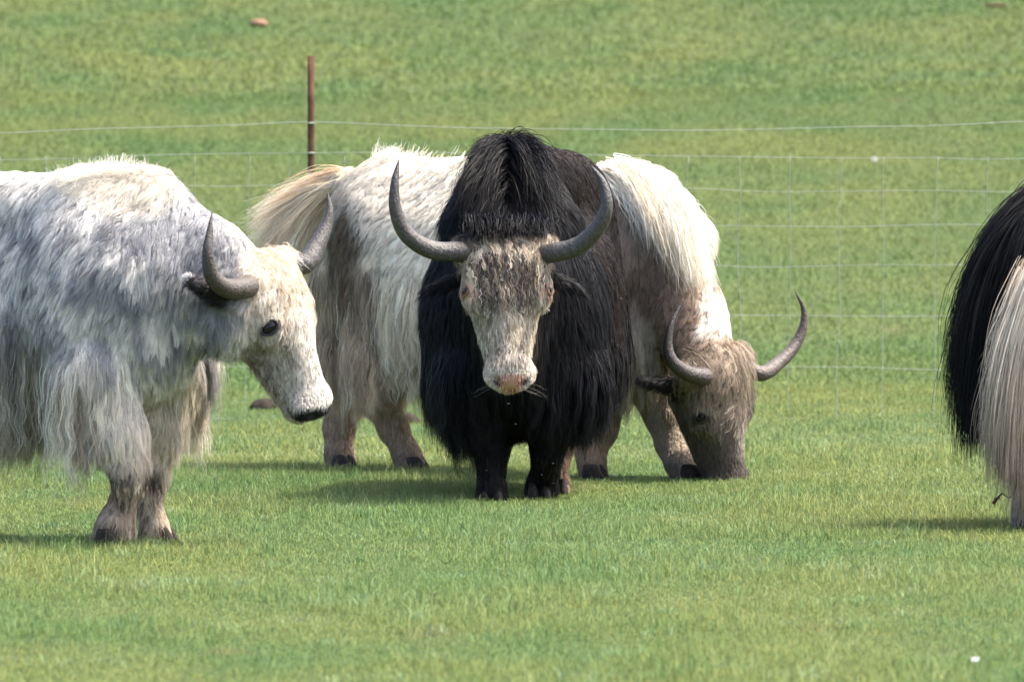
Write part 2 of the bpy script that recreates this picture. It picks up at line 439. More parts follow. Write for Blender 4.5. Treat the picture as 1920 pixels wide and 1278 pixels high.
class Head:
    """frame: l = towards the animal's right-hand side of the picture, f = poll to muzzle, d = out of the forehead"""
    def __init__(s, o, l, f, size=1.0, dflip=1):
        l = nrm(np.asarray(l, float)); f = np.asarray(f, float); f = nrm(f - (f@l)*l); d = np.cross(f, l)
        s.o = np.asarray(o, float); s.l, s.f, s.d, s.s = l, f, d*dflip, size
        s.R = np.stack([s.l, s.d, s.f])
    def p(s, a, b, c): return s.o + s.s*(a*s.l + b*s.d + c*s.f)
    def prims(s, col, mcol, L=.03, curl=.5, wide=1.0, fl=None, cheek=None, fore=None, foreL=.045):
        flow = s.f*.9 - V(0,0,.5) if fl is None else fl
        k = s.s; A = dict(k=.045, L=L, flow=tuple(flow), curl=curl, lift=.30)
        cheek = cheek or col; fore = fore or col
        E = lambda a, b, c, r, kk=.045, **q: ell(s.p(a, b, c), tuple(np.array(r)*k), R=s.R, **{**A, 'k': kk, **q})
        P = []
        P.append(E(0, -.125, .09, (.145*wide, .125, .14), col=fore, L=foreL))
        P.append(E(0, -.055, .15, (.148*wide, .060, .18), col=fore, L=foreL))
        P.append(cone(s.p(0, -.105, .24), .105*k, s.p(0, -.088, .50), .064*k, **{**A, 'col': col, 'k': .05}))
        for g in (-1, 1):
            P.append(E(g*.118*wide, -.075, .215, (.042, .052, .06), .04, col=col, L=L*.6))
            P.append(cone(s.p(g*.070, -.190, .15), .083*k, s.p(g*.032, -.150, .49), .044*k, **{**A, 'col': cheek, 'k': .05, 'L': L*1.2}))
            P.append(E(g*.14*wide, -.085, .02, (.055, .05, .05), .04, col=fore, L=foreL*.8))
        P.append(E(0, -.088, .545, (.099, .062, .066), .05, col=mcol, L=.009, dens=.8))
        P.append(E(0, -.155, .55, (.066, .038, .05), .03, col=mcol, L=.012, dens=.8))
        return P
    def carve(s):
        k = s.s; P = []
        for g in (-1, 1):
            Rn = np.stack([nrm(-g*s.l*.75 + s.f*.55), nrm(g*s.l*.55 + s.f*.75), s.d])
            P.append(ell(s.p(g*.054, -.040, .580), (.034*k, .0125*k, .030*k), R=Rn, sub=True, k=.010))
        P.append(ell(s.p(0, -.128, .60), (.085*k, .007*k, .045*k), R=s.R, sub=True, k=.012))
        return P
def land(fld, H, g, a, b, c):
    """the point on the side of the head at b, c"""
    ts = np.linspace(.26, .05, 120); P = np.array([H.p(g*t, b, c) for t in ts]); s = sample(*fld, P)
    k = np.argmax(s < 0); return P[k]
def contour(pts, Y):
    xs_ = np.array([W(p[0], 700, Y)[0] for p in pts]); zs = np.array([W(p[0], p[1], Y)[2] for p in pts])
    return lambda P: np.interp(P[:,0], xs_, zs)
def finish(root, prims, colfun, rng, h=.0125, dens=60000, fine=None, S=4, wid=.0026, hair=M_HAIR, seed=0, headsphere=None, clump=.6, bodycol=None, messy=.35, light=.16, side=None, grav=.4, bare=(), zb=None, skw=.0032, wav=.05, csz_=.03):
    fld = build_field(prims, h)
    v, q = surface_nets(*fld)
    # settle vertices on the true surface, then read colour, fur length and direction
    for _ in range(2):
        v = v - grad(*fld, v)*np.clip(sample(*fld, v), -.01, .01)[:, None]
    N = grad(*fld, v)
    A = attributes(prims, v, N)
    col = np.clip(colfun(v, N, A['col']), .003, .9)
    body = mesh_obj('body', v, q, M_SKIN, root, col*(.8 if bodycol is None else bodycol))
    # coat
    tri = v[q]; e1 = tri[:, 2]-tri[:, 0]; e2 = tri[:, 3]-tri[:, 1]
    area = .5*np.linalg.norm(np.cross(e1, e2), axis=1)
    def pick(weight, n):
        p = area*weight[q].mean(1); p = p/p.sum(); fi = rng.choice(len(q), n, p=p)
        a, b = rng.random((n, 1)), rng.random((n, 1))
        wts = np.concatenate([(1-a)*(1-b), a*(1-b), a*b, (1-a)*b], 1)
        def I(X): return (X[q[fi]]*(wts if X.ndim == 1 else wts[:, :, None])).sum(1)
        return I
    facing = 1 - .55*sm(N[:, 1], .1, .6) if side is None else side(v, N)
    wt = A['dens']*facing*(A['L'] > .004)*(.05/np.clip(A['L'], .02, .08))**.6
    for c_, r_ in bare: wt = wt*(np.linalg.norm(v - c_, axis=1) > r_)
    tot = (area*wt[q].mean(1)).sum()
    n = int(min(dens*tot, 330000))
    I = pick(wt, n)
    P = I(v); Nn = nrm(I(N)); L = I(A['L'])
    r = comb(rng, fld, P, Nn, I(A['flow']), L, I(A['lift']), I(A['curl']), I(col), S=S, wid=wid, clump=clump, messy=messy, light=light, grav=grav, csize=csz_)
    coat = mesh_obj('coat', r[0], r[1], hair, root, r[2])
    # hanging skirt
    if A['SL'].max() > .02:
        ws = A['SD']*(A['SL'] > .05)*facing
        tot = (area*ws[q].mean(1)).sum(); n = int(min(30000*tot, 75000))
        I = pick(ws, n)
        P = I(v); Nn = nrm(I(N)); sc = I(col)
        L = I(A['SL'])*(.50 + .6*noise(P, 9, 5) + .25*rng.random(n)**3)
        if zb is not None: L = np.clip(np.minimum(L, (P[:,2] - zb(P))*(.55 + .75*noise(P, 16, 6))), .03, 1)
        r = comb(rng, fld, P, Nn, I(A['flow'])*.3 + V(0,0,-1), L, np.full(n, .35), np.full(n, .12), sc*(.92 if hair is M_HAIR else 1), S=10, wid=skw, grav=1.2, clump=.75, csize=.05, light=.26, messy=.28, bottom=0, taper=.15, wave=wav, wavelen=.13)
        mesh_obj('skirt', r[0], r[1], hair, root, r[2])
    return fld, v, N
def tuft(name, root, rng, fld, v, N, mask, n, L, flow, palette, mat=None, csize=.022, S=8, wid=.0022, lift=.5, curl=.45, clump=.75, messy=.8, grav=.6, wave=.10, wavelen=.035, light=.2):
    """extra locks on the part of the hide picked by mask; each lock has its own colour"""
    idx = rng.choice(len(v), n, p=mask/mask.sum()); Nn = N[idx]
    P = v[idx] + rng.normal(0, .005, (n, 3)); P = P - grad(*fld, P)*sample(*fld, P)[:, None]
    cs = csize*np.ones(n)[:, None]; ci = np.floor(P/csize).astype(np.int64)
    pal = np.array(palette); col = pal[(hash3(ci[:,0], ci[:,1], ci[:,2], 55)*len(pal)*.999).astype(int)]
    LL = L(P) if callable(L) else np.full(n, L)
    r_ = comb(rng, fld, P, Nn, np.array(flow, float)[None]*np.ones((n, 1)), np.maximum(LL, .043), np.full(n, lift), np.full(n, curl), col, S=S, wid=wid, clump=clump, csize=csize, messy=messy, grav=grav, wave=wave, wavelen=wavelen, light=light)
    return mesh_obj(name, r_[0], r_[1], mat or M_HAIR, root, r_[2])
def patch(P, px, py, Y, rx, ry, soft=.35, nz=.35, seed=3):
    """soft irregular coat patch, centred where the side of the animal shows it; rx, ry metres"""
    c = W(px, py, Y); d = np.sqrt(((P[:,0]-c[0])/rx)**2 + ((P[:,2]-c[2])/ry)**2)
    d = d + nz*(fbm(P, 14, seed)-.5)*2
    return 1 - sm(d, 1-soft, 1+soft)
def mixc(c, t, new): return c*(1-t)[:, None] + np.array(new)[None]*t[:, None]
M_NOSTRIL = plain('nostril_hollow', (.035,.012,.010), .8, .1)
# ================================================================ the black bull facing the camera
EB, EC = -.036, .215
def eye_spots(H, r=.040): return [(H.p(g*.150, EB, EC), r*H.s) for g in (-1, 1)]
def eyes(root, H, fld, lid=M_LID, k=1.0, which=(-1, 1), far=None):
    for g in which:
        eb = far if (g > 0 and far is not None) else EB
        surf = land(fld, H, g, .15, eb, EC); ax = nrm(g*H.l*.85 + H.d*.5)
        u = nrm(np.cross(H.f*.9 + H.d*.35, ax)); v_ = np.cross(ax, u)
        blob('eye', surf - ax*.004*k, (.026*k, .0175*k, .017*k), M_EYE, root, R=np.stack([u, v_, ax]))
        ring_obj('eyelid', surf + ax*.005*k, ax, .0275*k, .0180*k, .0042*k, lid, root, up=H.f*.9 + H.d*.35)
def nostrils(root, H, fld, mat, k=1.0, a=.052, c=.586):
    for g in (-1, 1):
        ts = np.linspace(.06, -.12, 140); P = np.array([H.p(g*a, t, c) for t in ts]); kk = np.argmax(sample(*fld, P) < 0)
        n_ = grad(*fld, P[kk:kk+1])[0]; u = nrm(-g*H.l*.80 + H.f*.60); u = nrm(u - (u@n_)*n_); w_ = np.cross(n_, u)
        blob('nostril', P[kk] - n_*.001, (.027*k, .0095*k, .0045*k), mat, root, R=np.stack([u, w_, n_]), seg=20)
def yak_black():
    rng = np.random.default_rng(11)
    root = empty('yak', (W(985, 800, 36.6)[0], 36.6, 0))
    tag(root, 'black long-haired yak with beige face walking towards the camera', 'yak', 'yaks grazing on the meadow')
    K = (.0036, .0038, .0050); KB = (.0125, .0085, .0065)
    body = dict(col=K, L=.07, flow=(0, .25, -1), lift=.28, curl=.12)
    low = dict(body, SL=.34, SD=1.0)
    P = []
    P.append(ell(W(966, 590, 36.2), (.40, .38, .47), k=.1, **dict(body, L=.08)))
    P.append(ell(W(966, 700, 36.2), (.375, .34, .26), k=.1, **low))
    # hump, parted along the middle
    for g in (-1, 1):
        P.append(cone(W(952+g*18, 300, 36.25), .10, W(958+g*38, 420, 36.1), .20, k=.05, **dict(body, flow=(g*.9, -.2, -.8), L=.10, lift=.4)))
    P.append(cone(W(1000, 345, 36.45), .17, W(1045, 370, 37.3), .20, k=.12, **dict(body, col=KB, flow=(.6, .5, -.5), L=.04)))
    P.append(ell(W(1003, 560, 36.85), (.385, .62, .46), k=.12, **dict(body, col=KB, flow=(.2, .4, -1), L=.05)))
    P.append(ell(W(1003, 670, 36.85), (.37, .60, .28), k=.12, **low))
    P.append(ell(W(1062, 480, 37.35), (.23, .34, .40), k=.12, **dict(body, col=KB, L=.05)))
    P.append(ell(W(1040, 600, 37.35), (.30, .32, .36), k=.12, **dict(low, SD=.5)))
    P.append(cone(W(962, 500, 36.0), .24, W(952, 520, 35.62), .165, k=.1, **dict(body, flow=(0, -.2, -1), L=.09)))
    P.append(cone(W(958, 590, 35.9), .18, W(956, 620, 35.66), .10, k=.1, **dict(body, SL=.22, SD=.6)))
    leg = dict(body, L=.014, lift=.2, flow=(0, 0, -1))
    P += chain([(W(895, 690, 36.1), .15), (W(905, 790, 36.0), .092), (W(918, 845, 36.0), .054), (W(919, 880, 36.0), .036), (W(922, 912, 35.98), .045), (W(923, 930, 35.98), .056)], k=.05, **leg)
    P += chain([(W(1050, 690, 36.15), .16), (W(1032, 790, 36.05), .10), (W(1026, 845, 36.08), .058), (W(1022, 878, 36.15), .042), (W(1017, 908, 36.2), .052), (W(1013, 925, 36.2), .060)], k=.05, **leg)
    tan = dict(leg, col=(.33, .22, .14), L=.02)
    P += chain([(W(1100, 680, 37.2), .17), (W(1062, 800, 37.0), .085)], k=.05, **leg)
    P += chain([(W(1062, 800, 37.0), .08), (W(1044, 860, 36.75), .045), (W(1042, 900, 36.6), .044), (W(1043, 920, 36.58), .052)], k=.04, **tan)
    P += chain([(W(960, 660, 37.3), .18), (W(940, 790, 37.5), .085), (W(930, 840, 37.5), .048), (W(926, 885, 37.5), .05)], k=.05, **leg)
    # upper-leg hair
    for (a, b, Y) in (((880, 700), (890, 770), 36.0), ((1075, 700), (1068, 770), 36.1)):
        P.append(cone(W(*a, Y), .14, W(*b, Y), .09, k=.06, **dict(low, SL=.26, SD=1.3)))
    H = Head(W(948, 441, 35.42), (1, .09, .02), (.045, -.27, -.96), 1.06)
    face, fore, mz = (.50, .43, .33), (.33, .275, .205), (.66, .60, .51)
    P += H.prims(face, mz, L=.030, curl=.35, fore=fore, foreL=.06, wide=1.12)
    # ears
    for g in (-1, 1):
        P.append(cone(H.p(g*.15, -.17, .12), .035, H.p(g*.30, -.20, .17), .020, k=.03, **dict(body, L=.05, flow=tuple(g*H.l + V(0,0,-.4)), lift=.5, sq=(H.d, 1.5))))
    P += H.carve()
    def colfun(v, N, c):
        q = (v - H.o)@H.R.T/H.s
        face_m = ((q[:,1] > -.19) & (np.abs(q[:,0]) < .2) & (q[:,2] > -.12)).astype(float)
        nz = fbm(v, 22, 4)
        c = mixc(c, face_m*sm(q[:,2], .02, .10)*(1-sm(q[:,2], .26, .36))*sm(nz, .42, .62)*.75*(1-sm(np.abs(q[:,0]), .09, .14)), (.06, .05, .045))
        c = mixc(c, face_m*sm(nz, .5, .75)*.35*sm(q[:,2], .3, .35)*(1-sm(q[:,2], .45, .5)), (.16, .12, .085))
        c = mixc(c, face_m*(1 - sm(q[:,2] + (nz-.5)*.08, -.03, .015)), K)
        c = mixc(c, face_m*(1-sm(np.abs(q[:,0]), .0, .055))*sm(q[:,2], .50, .52)*(1-sm(q[:,2], .525, .56))*.5, (.12, .10, .08))
        c = mixc(c, sm(q[:,2], .550, .566)*(q[:,1] > -.118)*(1-sm(np.abs(q[:,0])+(q[:,2]-.56)*.4, .048, .068)), (.60, .34, .255))
        xr = np.abs(q[:,0]) - .056; cr = q[:,2] - .582
        d = np.sqrt(((-.75*xr + .55*cr)/.93/.028)**2 + ((.55*xr + .75*cr)/.93/.013)**2 + ((q[:,1]+.04)/.045)**2)
        c = mixc(c, 1-sm(d, .6, 1.1), (.045, .014, .012))
        c = mixc(c, (1-sm(np.abs(q[:,1]+.126)/.007, .5, 1.2))*(q[:,2] > .53)*(np.abs(q[:,0]) < .085), (.10, .06, .05))
        for g in (-1, 1):
            de = np.linalg.norm((q - V(g*.155, EB, EC))/V(.06, .048, .040), axis=1)
            c = mixc(c, (1-sm(de, .6, 1.0))*face_m*.75, (.50, .31, .22))
        for g in (-1, 1):
            ed = cone(H.p(g*.19, -.17, .12), .03, H.p(g*.31, -.20, .17), .02).d(v); c = mixc(c, 1-sm(ed, .012, .03), K)
        c = mixc(c, patch(v, 958, 240, 36.2, .05, .06), (.05, .028, .018))
        c = c*(.8 + .5*fbm(v, 5, 9))[:, None]
        return c
    fld, v, N = finish(root, P, colfun, rng, h=.0115, dens=110000, hair=M_BLACK, wid=.0022, clump=.55, light=.32, messy=.22,
                       side=lambda v, N: (1 - .6*sm(N[:,1], .0, .5)), bare=eye_spots(H, .030) + [(H.p(g*.056, -.035, .585), .020) for g in (-1, 1)] + [(H.p(0, -.03, .585), .030), (H.p(0, -.05, .605), .035)],
                       zb=contour([(770,720),(800,800),(830,850),(860,868),(895,868),(915,785),(945,740),(980,775),(1000,815),(1050,832),(1100,832),(1130,815),(1160,770),(1185,700)], 36.2))
    # face hair belongs to a lighter, more translucent coat
    horn([H.p(-.13, -.09, .055), W(862, 472, 35.42), W(808, 468, 35.38), W(763, 440, 35.33), W(742, 395, 35.3), W(740, 345, 35.3), W(748, 299, 35.33)], .043, root, seed=1)
    horn([H.p(.13, -.09, .055), W(1030, 475, 35.45), W(1082, 462, 35.40), W(1120, 428, 35.35), W(1137, 388, 35.32), W(1131, 345, 35.33), W(1108, 310, 35.36)], .043, root, seed=2)
    eyes(root, H, fld, M_LIDPINK, 1.08)
    nostrils(root, H, fld, M_NOSTRIL)
    for c, yw in ((W(923, 938, 35.97), -1.6), (W(1011, 938, 36.16), -1.5), (W(1043, 920, 36.55), -1.5), (W(926, 895, 37.5), -1.6)):
        hoof((c[0], c[1], 0), yw, root, .78)
    ft = (v[:,2] < .20)*(v[:,2] > .01)*(v[:,1] < 36.5) + 1e-9
    tuft('fetlock_hair', root, rng, fld, v, N, ft, 2600, .05, (0,0,-1), [K, (.012,.010,.009), (.02,.017,.014)], mat=M_BLACK, csize=.02, S=6, wid=.0028, messy=.4, curl=.2, clump=.8, wave=.04, grav=.8, lift=.25)
    # forelock: black curls between the horns, and the beige fringe combed down over the brow
    G = []
    for a in np.linspace(-.15, .15, 7):
        sg = math.copysign(1, a + .001)
        G.append([H.p(a, -.12, -.05), H.p(a+.02*sg, -.07, -.10), H.p(a*1.1, .0, -.07), H.p(a*1.15, .02, .01)])
    r1 = bez_strands(rng, G, 2600, .022, .025, S=8, wid=.0034, col=K, light=.4, mess=.014, nclump=60)
    mesh_obj('forelock', r1[0], r1[1], M_BLACK, root, r1[2])
    q = (v - H.o)@H.R.T/H.s
    brow = (q[:,1] > -.10)*(np.abs(q[:,0]) < .155)*(q[:,2] > -.03 + .05*(np.abs(q[:,0]) > .10))*(np.abs(q[:,0]) < .135 + .3*(q[:,2] > .09))*(1-sm(q[:,2], .14, .22))*(1 - (np.abs(q[:,0]) > .105)*(q[:,2] > .15)) + 1e-9
    pal = [(.58,.49,.36), (.76,.68,.54), (.30,.24,.175), (.12,.095,.07), (.46,.38,.27), (.05,.042,.035), (.66,.57,.43)]
    tuft('brow_hair', root, rng, fld, v, N, brow, 5600, lambda P: .045 + .05*noise(P, 30, 3), H.f + V(0,0,-.4), pal, csize=.022, wid=.0032, messy=.9, curl=.4, clump=.92, wave=.14, wavelen=.035, grav=.8, lift=.5)
    mid = brow*(q[:,2] > .05)*(np.abs(q[:,0]) < .11) + 1e-9
    tuft('brow_hair', root, rng, fld, v, N, mid, 3000, lambda P: .09 + .05*noise(P, 30, 3), H.f + V(0,0,-.4), [(.12,.095,.072), (.06,.048,.040), (.26,.205,.15), (.09,.073,.058), (.04,.034,.03)], csize=.018, wid=.0034, messy=.35, curl=.2, clump=.92, wave=.08, wavelen=.05, grav=1.0, lift=.45)
    face = (q[:,1] > -.2)*(np.abs(q[:,0]) < .17)*(q[:,2] > .2)*(q[:,2] < .50) + 1e-9
    for c_, r_ in eye_spots(H, .035): face = face*(np.linalg.norm(v - c_, axis=1) > r_) + 1e-9
    tuft('face_hair', root, rng, fld, v, N, face, 5000, .043, H.f + V(0,0,-.4), [(.56,.48,.37), (.74,.67,.55), (.26,.21,.155), (.46,.39,.29), (.78,.72,.62), (.38,.31,.23)], csize=.015, S=5, wid=.0028, messy=.8, curl=.45, clump=.85, wave=.05, grav=.4, lift=.25)
    # loose hump crest
    parts = []
    for g in (-1, 1):
        G = [[W(952+g*4, 262+k*36, 36.2-k*.05), W(952+g*24, 244+k*36, 36.1-k*.06), W(952+g*(60+k*4), 285+k*34, 35.98-k*.05), W(952+g*(62+k*3), 372+k*30, 35.95-k*.06)] for k in range(4)]
        parts.append(bez_strands(rng, G, 3600, .03, .06, S=9, wid=.0026, col=K, light=.4, mess=.02, nclump=80, short=.7))
    r1 = merge(parts)
    mesh_obj('crest_hair', r1[0], r1[1], M_BLACK, root, r1[2])
    # whiskers
    G = [[H.p(g*.07, -.13, .58), H.p(g*.11, -.12, .60), H.p(g*.14, -.12, .61), H.p(g*.16, -.13, .63)] for g in (-1, 1)]
    for i in (0, 1):
        r1 = bez_strands(rng, [G[i], G[i]], 4, .018, .02, S=5, wid=.0005, col=(.6,.58,.52), nclump=8, clump=.1, short=.6)
        mesh_obj('whiskers', r1[0], r1[1], M_HAIR, root, r1[2])
    # tail, hanging out of sight behind
    G = [[W(1075+x, 430, 37.68), W(1078+x, 470, 37.82), W(1078+x, 600, 37.84), W(1070+x, 780, 37.82)] for x in (-12, 12)]
    r1 = bez_strands(rng, G, 1500, .03, .07, S=9, wid=.004, col=K)
    mesh_obj('tail_hair', r1[0], r1[1], M_BLACK, root, r1[2])
# ================================================================ the pale grey bull on the left
def yak_grey():
    rng = np.random.default_rng(22)
    root = empty('yak', (W(100, 800, 32.7)[0], 32.7, 0))
    tag(root, 'mottled white and grey yak with dark upright horns walking in from the left', 'yak', 'yaks grazing on the meadow')
    Wt = (.75, .725, .68); Cr = (.84, .78, .66); Gy = (.40, .40, .40); Br = (.50, .40, .28)
    body = dict(col=Wt, L=.060, flow=(-.65, 0, -1), lift=.34, curl=.28)
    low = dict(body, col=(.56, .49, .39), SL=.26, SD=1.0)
    P = []
    P.append(cone(W(165, 376, 32.5), .085, W(285, 376, 32.42), .095, k=.1, **dict(body, col=Cr, L=.085, lift=.6, curl=.4)))
    P.append(ell(W(195, 545, 32.5), (.335, .33, .44), k=.12, **body))
    P.append(cone(W(235, 408, 32.45), .15, W(250, 520, 32.4), .26, k=.1, **body))
    P.append(cone(W(290, 388, 32.4), .115, W(400, 485, 32.32), .115, k=.08, **dict(body, flow=(-.5, -.1, -.9), col=(.82,.81,.79))))
    P.append(cone(W(400, 480, 32.32), .12, W(470, 550, 32.33), .125, k=.08, **dict(body, L=.05, flow=(-.6, -.1, -.8))))
    P.append(cone(W(290, 510, 32.4), .24, W(425, 585, 32.32), .155, k=.1, **dict(body, flow=(-.3, -.1, -1))))
    P.append(ell(W(275, 635, 32.45), (.19, .25, .20), k=.1, **dict(body, col=(.74,.71,.65), flow=(.1, 0, -1), L=.06)))
    P.append(ell(W(-40, 555, 32.85), (.55, .38, .40), k=.15, **dict(body, flow=(-.9, 0, -.8), col=(.80, .775, .73))))
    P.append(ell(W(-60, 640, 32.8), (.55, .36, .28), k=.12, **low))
    P.append(cone(W(150, 390, 32.55), .12, W(-250, 372, 32.95), .12, k=.12, **body))
    P.append(ell(W(-400, 520, 33.15), (.36, .30, .38), k=.12, **dict(body, flow=(-.6,0,-1))))
    leg = dict(body, col=Br, L=.028, lift=.3, flow=(-.1, 0, -1), curl=.35)
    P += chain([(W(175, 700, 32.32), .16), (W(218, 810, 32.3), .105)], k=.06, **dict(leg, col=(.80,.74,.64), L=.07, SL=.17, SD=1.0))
    P += chain([(W(218, 810, 32.3), .10), (W(243, 872, 32.28), .072)], k=.06, **dict(leg, col=(.76,.68,.56), L=.05))
    P += chain([(W(243, 872, 32.28), .068), (W(244, 893, 32.28), .058), (W(228, 945, 32.32), .038)], k=.03, **dict(leg, col=(.44,.34,.24)))
    P += chain([(W(228, 945, 32.32), .04), (W(218, 978, 32.33), .058), (W(206, 1004, 32.35), .052)], k=.03, **dict(leg, L=.04, col=(.48,.38,.28)))
    P += chain([(W(305, 700, 32.62), .15), (W(300, 800, 32.6), .085), (W(290, 865, 32.6), .056)], k=.06, **dict(leg, col=(.80,.70,.56), L=.06, SL=.12, SD=.6))
    P += chain([(W(288, 865, 32.6), .054), (W(286, 893, 32.6), .052), (W(282, 950, 32.6), .034), (W(288, 980, 32.6), .042), (W(297, 1006, 32.6), .046)], k=.03, **dict(leg, L=.04, col=(.60,.50,.38)))
    # fringe carried on the far shoulder and brisket
    P.append(cone(W(335, 650, 32.75), .10, W(345, 720, 32.75), .075, k=.06, **dict(body, col=(.50,.45,.37), SL=.30, SD=1.6, L=.07, flow=(.1, 0, -1))))
    P += chain([(W(-420, 660, 33.0), .19), (W(-450, 800, 33.0), .09), (W(-470, 870, 33.0), .055), (W(-460, 960, 33.0), .05), (W(-450, 990, 33.0), .055)], k=.06, **leg)
    P += chain([(W(-300, 660, 33.35), .19), (W(-300, 800, 33.35), .09), (W(-320, 870, 33.35), .055), (W(-300, 950, 33.35), .05), (W(-290, 975, 33.35), .055)], k=.06, **leg)
    H = Head(W(524, 488, 32.3), (.52, .82, .24), (.33, .05, -.94), 1.03)
    face, fore, mz = (.66, .60, .51), (.62, .53, .41), (.72, .67, .60)
    P += H.prims(face, mz, L=.024, curl=.5, fore=fore, foreL=.034, cheek=(.48, .42, .35))
    for g in (-1, 1):
        q0 = H.p(g*.14, -.16, .10) if g > 0 else W(428, 562, 32.17)
        q1 = W(354, 522, 32.02) if g < 0 else q0 + V(.03, .16, .03)
        if g < 0: ear = (W(412, 558, 32.13), q1 + V(.03, 0, -.01), q1)
        P.append(cone(q0, .040, q1, .018, k=.03, **dict(body, col=(.5,.48,.45), L=.03, lift=.5, flow=tuple(nrm(q1-q0)), sq=(nrm(np.cross(q1-q0, V(0,-1,0))), 1.0))))
    P += H.carve()
    def colfun(v, N, c):
        q = (v - H.o)@H.R.T/H.s
        ih = 1 - sm(np.linalg.norm((q - V(0,-.1,.28))/V(.24,.24,.42), axis=1), .9, 1.05)
        nb = 1 - ih
        st = v*V(2.2, 2.2, 1.0)
        c = mixc(c, nb*sm(fbm(st, 10, 1), .48, .64)*.68*(1-sm(v[:,2], 1.22, 1.38))*sm(v[:,2], .55, .7), (.20, .21, .24))
        c = mixc(c, nb*patch(v, 330, 440, 32.4, .20, .24, nz=1.2, seed=2)*.72, (.15, .16, .19))
        c = mixc(c, nb*patch(v, 400, 560, 32.4, .16, .16, nz=1.4, seed=5)*.62, (.17, .17, .19))
        c = mixc(c, nb*sm(fbm(st, 26, 31), .60, .72)*.75*(1-sm(v[:,0], W(130,0,32.5)[0], W(230,0,32.5)[0])), (.07, .07, .09))
        c = mixc(c, nb*patch(v, 40, 640, 32.4, .12, .10, nz=.8)*.5, (.20, .17, .16))
        c = mixc(c, nb*patch(v, 226, 893, 32.3, .05, .04, nz=1.0)*.9, (.05, .035, .03))
        c = mixc(c, nb*patch(v, 292, 893, 32.6, .035, .05, nz=1.0)*.9, (.05, .03, .025))
        c = mixc(c, nb*patch(v, 200, 1000, 32.3, .10, .045, nz=.8)*.85, (.06, .045, .038))
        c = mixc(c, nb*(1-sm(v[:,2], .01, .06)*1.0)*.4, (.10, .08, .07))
        c = mixc(c, nb*patch(v, 250, 345, 32.4, .17, .09, nz=.6)*.6, (.74, .66, .52))
        # head markings
        c = mixc(c, ih*(1-sm(np.abs(q[:,0]+.0), .03, .09))*(q[:,1] > -.12)*sm(q[:,2], .12, .22)*.8, (.82, .79, .73))
        nz = fbm(v, 24, 8)
        c = mixc(c, ih*sm(nz, .42, .6)*sm(-q[:,1], .10, .17)*sm(q[:,2], .20, .32)*(1-sm(q[:,2], .46, .52))*.85, (.14, .10, .075))
        c = mixc(c, ih*sm(nz, .5, .68)*sm(q[:,2], .28, .34)*(1-sm(q[:,2], .40, .46))*.45*(q[:,0] < -.04), (.15, .115, .09))
        c = mixc(c, ih*sm(fbm(v*V(1,1,2.5), 34, 18), .50, .60)*(1-sm(q[:,2], .14, .26))*.6, (.42, .30, .19))
        c = mixc(c, ih*sm(nz, .42, .6)*sm(-q[:,0], .02, .08)*.4, (.36, .30, .25))
        for g in (-1, 1):
            de = np.linalg.norm((q - V(g*.150, EB, EC))/V(.06, .050, .036), axis=1)
            c = mixc(c, (1-sm(de, .75, 1.15))*ih, (.07, .065, .075))
        c = mixc(c, sm(q[:,2] + .35*np.clip(-.03-q[:,1], -.1, .03), .555, .568)*(q[:,1] > -.135)*(1-sm(q[:,1], -.035, -.018))*ih, (.008, .008, .010))
        d = np.abs(q[:,1]+.128)/.008
        c = mixc(c, ih*(1-sm(d, .6, 1.2))*(q[:,2] > .50), (.10, .08, .08))
        ed = cone(ear[0], .03, ear[1], .02).d(v); c = mixc(c, 1-sm(ed, .008, .03), (.07, .065, .075))
        c = mixc(c, 1-sm(np.linalg.norm(v-ear[2]+V(.01,0,-.02), axis=1), .02, .035), (.88,.87,.85))
        return c
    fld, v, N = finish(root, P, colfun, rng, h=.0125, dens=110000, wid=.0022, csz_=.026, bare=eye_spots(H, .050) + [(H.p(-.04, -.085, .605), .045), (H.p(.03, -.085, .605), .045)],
           zb=contour([(-700,860),(0,870),(60,888),(110,880),(150,885),(180,865),(205,830),(250,800),(300,800),(330,868),(380,860),(420,800)], 32.4), clump=.6, light=.17, messy=.38,
           side=lambda v, N: (1 - .6*sm(N[:,1], .1, .5))*np.where(v[:,0] < W(-150, 0, 32.5)[0], .35, 1))
    q = (v - H.o)@H.R.T/H.s
    face = (q[:,1] > -.3)*(np.abs(q[:,0]) < .17)*(q[:,2] > -.05)*(q[:,2] < .48)*(np.linalg.norm((q - V(0,-.1,.28))/V(.24,.24,.42), axis=1) < 1) + 1e-9
    for c_, r_ in eye_spots(H, .058): face = face*(np.linalg.norm(v - c_, axis=1) > r_) + 1e-9
    tuft('face_hair', root, rng, fld, v, N, face*(q[:,2] < .2) + 1e-9, 6000, .043, H.f + V(-.5,0,-.4), [(.66,.56,.42), (.78,.70,.58), (.42,.32,.22), (.80,.74,.64), (.60,.50,.38)], csize=.016, S=6, wid=.0027, messy=.9, curl=.6, clump=.7, wave=.07, wavelen=.03, grav=.4, lift=.22)
    cheek = face*(q[:,1] < -.09)*sm(q[:,2], .16, .24)*(1-sm(q[:,2], .42, .5))*(fbm(v, 16, 61) > .42) + 1e-9
    tuft('face_hair', root, rng, fld, v, N, cheek, 2600, .044, H.f + V(-.5,0,-.5), [(.22,.17,.13), (.34,.27,.21), (.14,.11,.09), (.50,.43,.35), (.40,.34,.28)], csize=.018, S=6, wid=.0024, messy=.7, curl=.5, clump=.8, wave=.05, grav=.4, lift=.22)
    tuft('face_hair', root, rng, fld, v, N, face*(q[:,2] >= .2)*(q[:,0] < .03) + 1e-9, 3500, .043, H.f + V(-.5,0,-.4), [(.62,.57,.49), (.50,.44,.37), (.34,.28,.22), (.70,.66,.58)], csize=.016, S=5, wid=.0024, messy=.6, curl=.4, clump=.7, wave=.04, grav=.3, lift=.18)
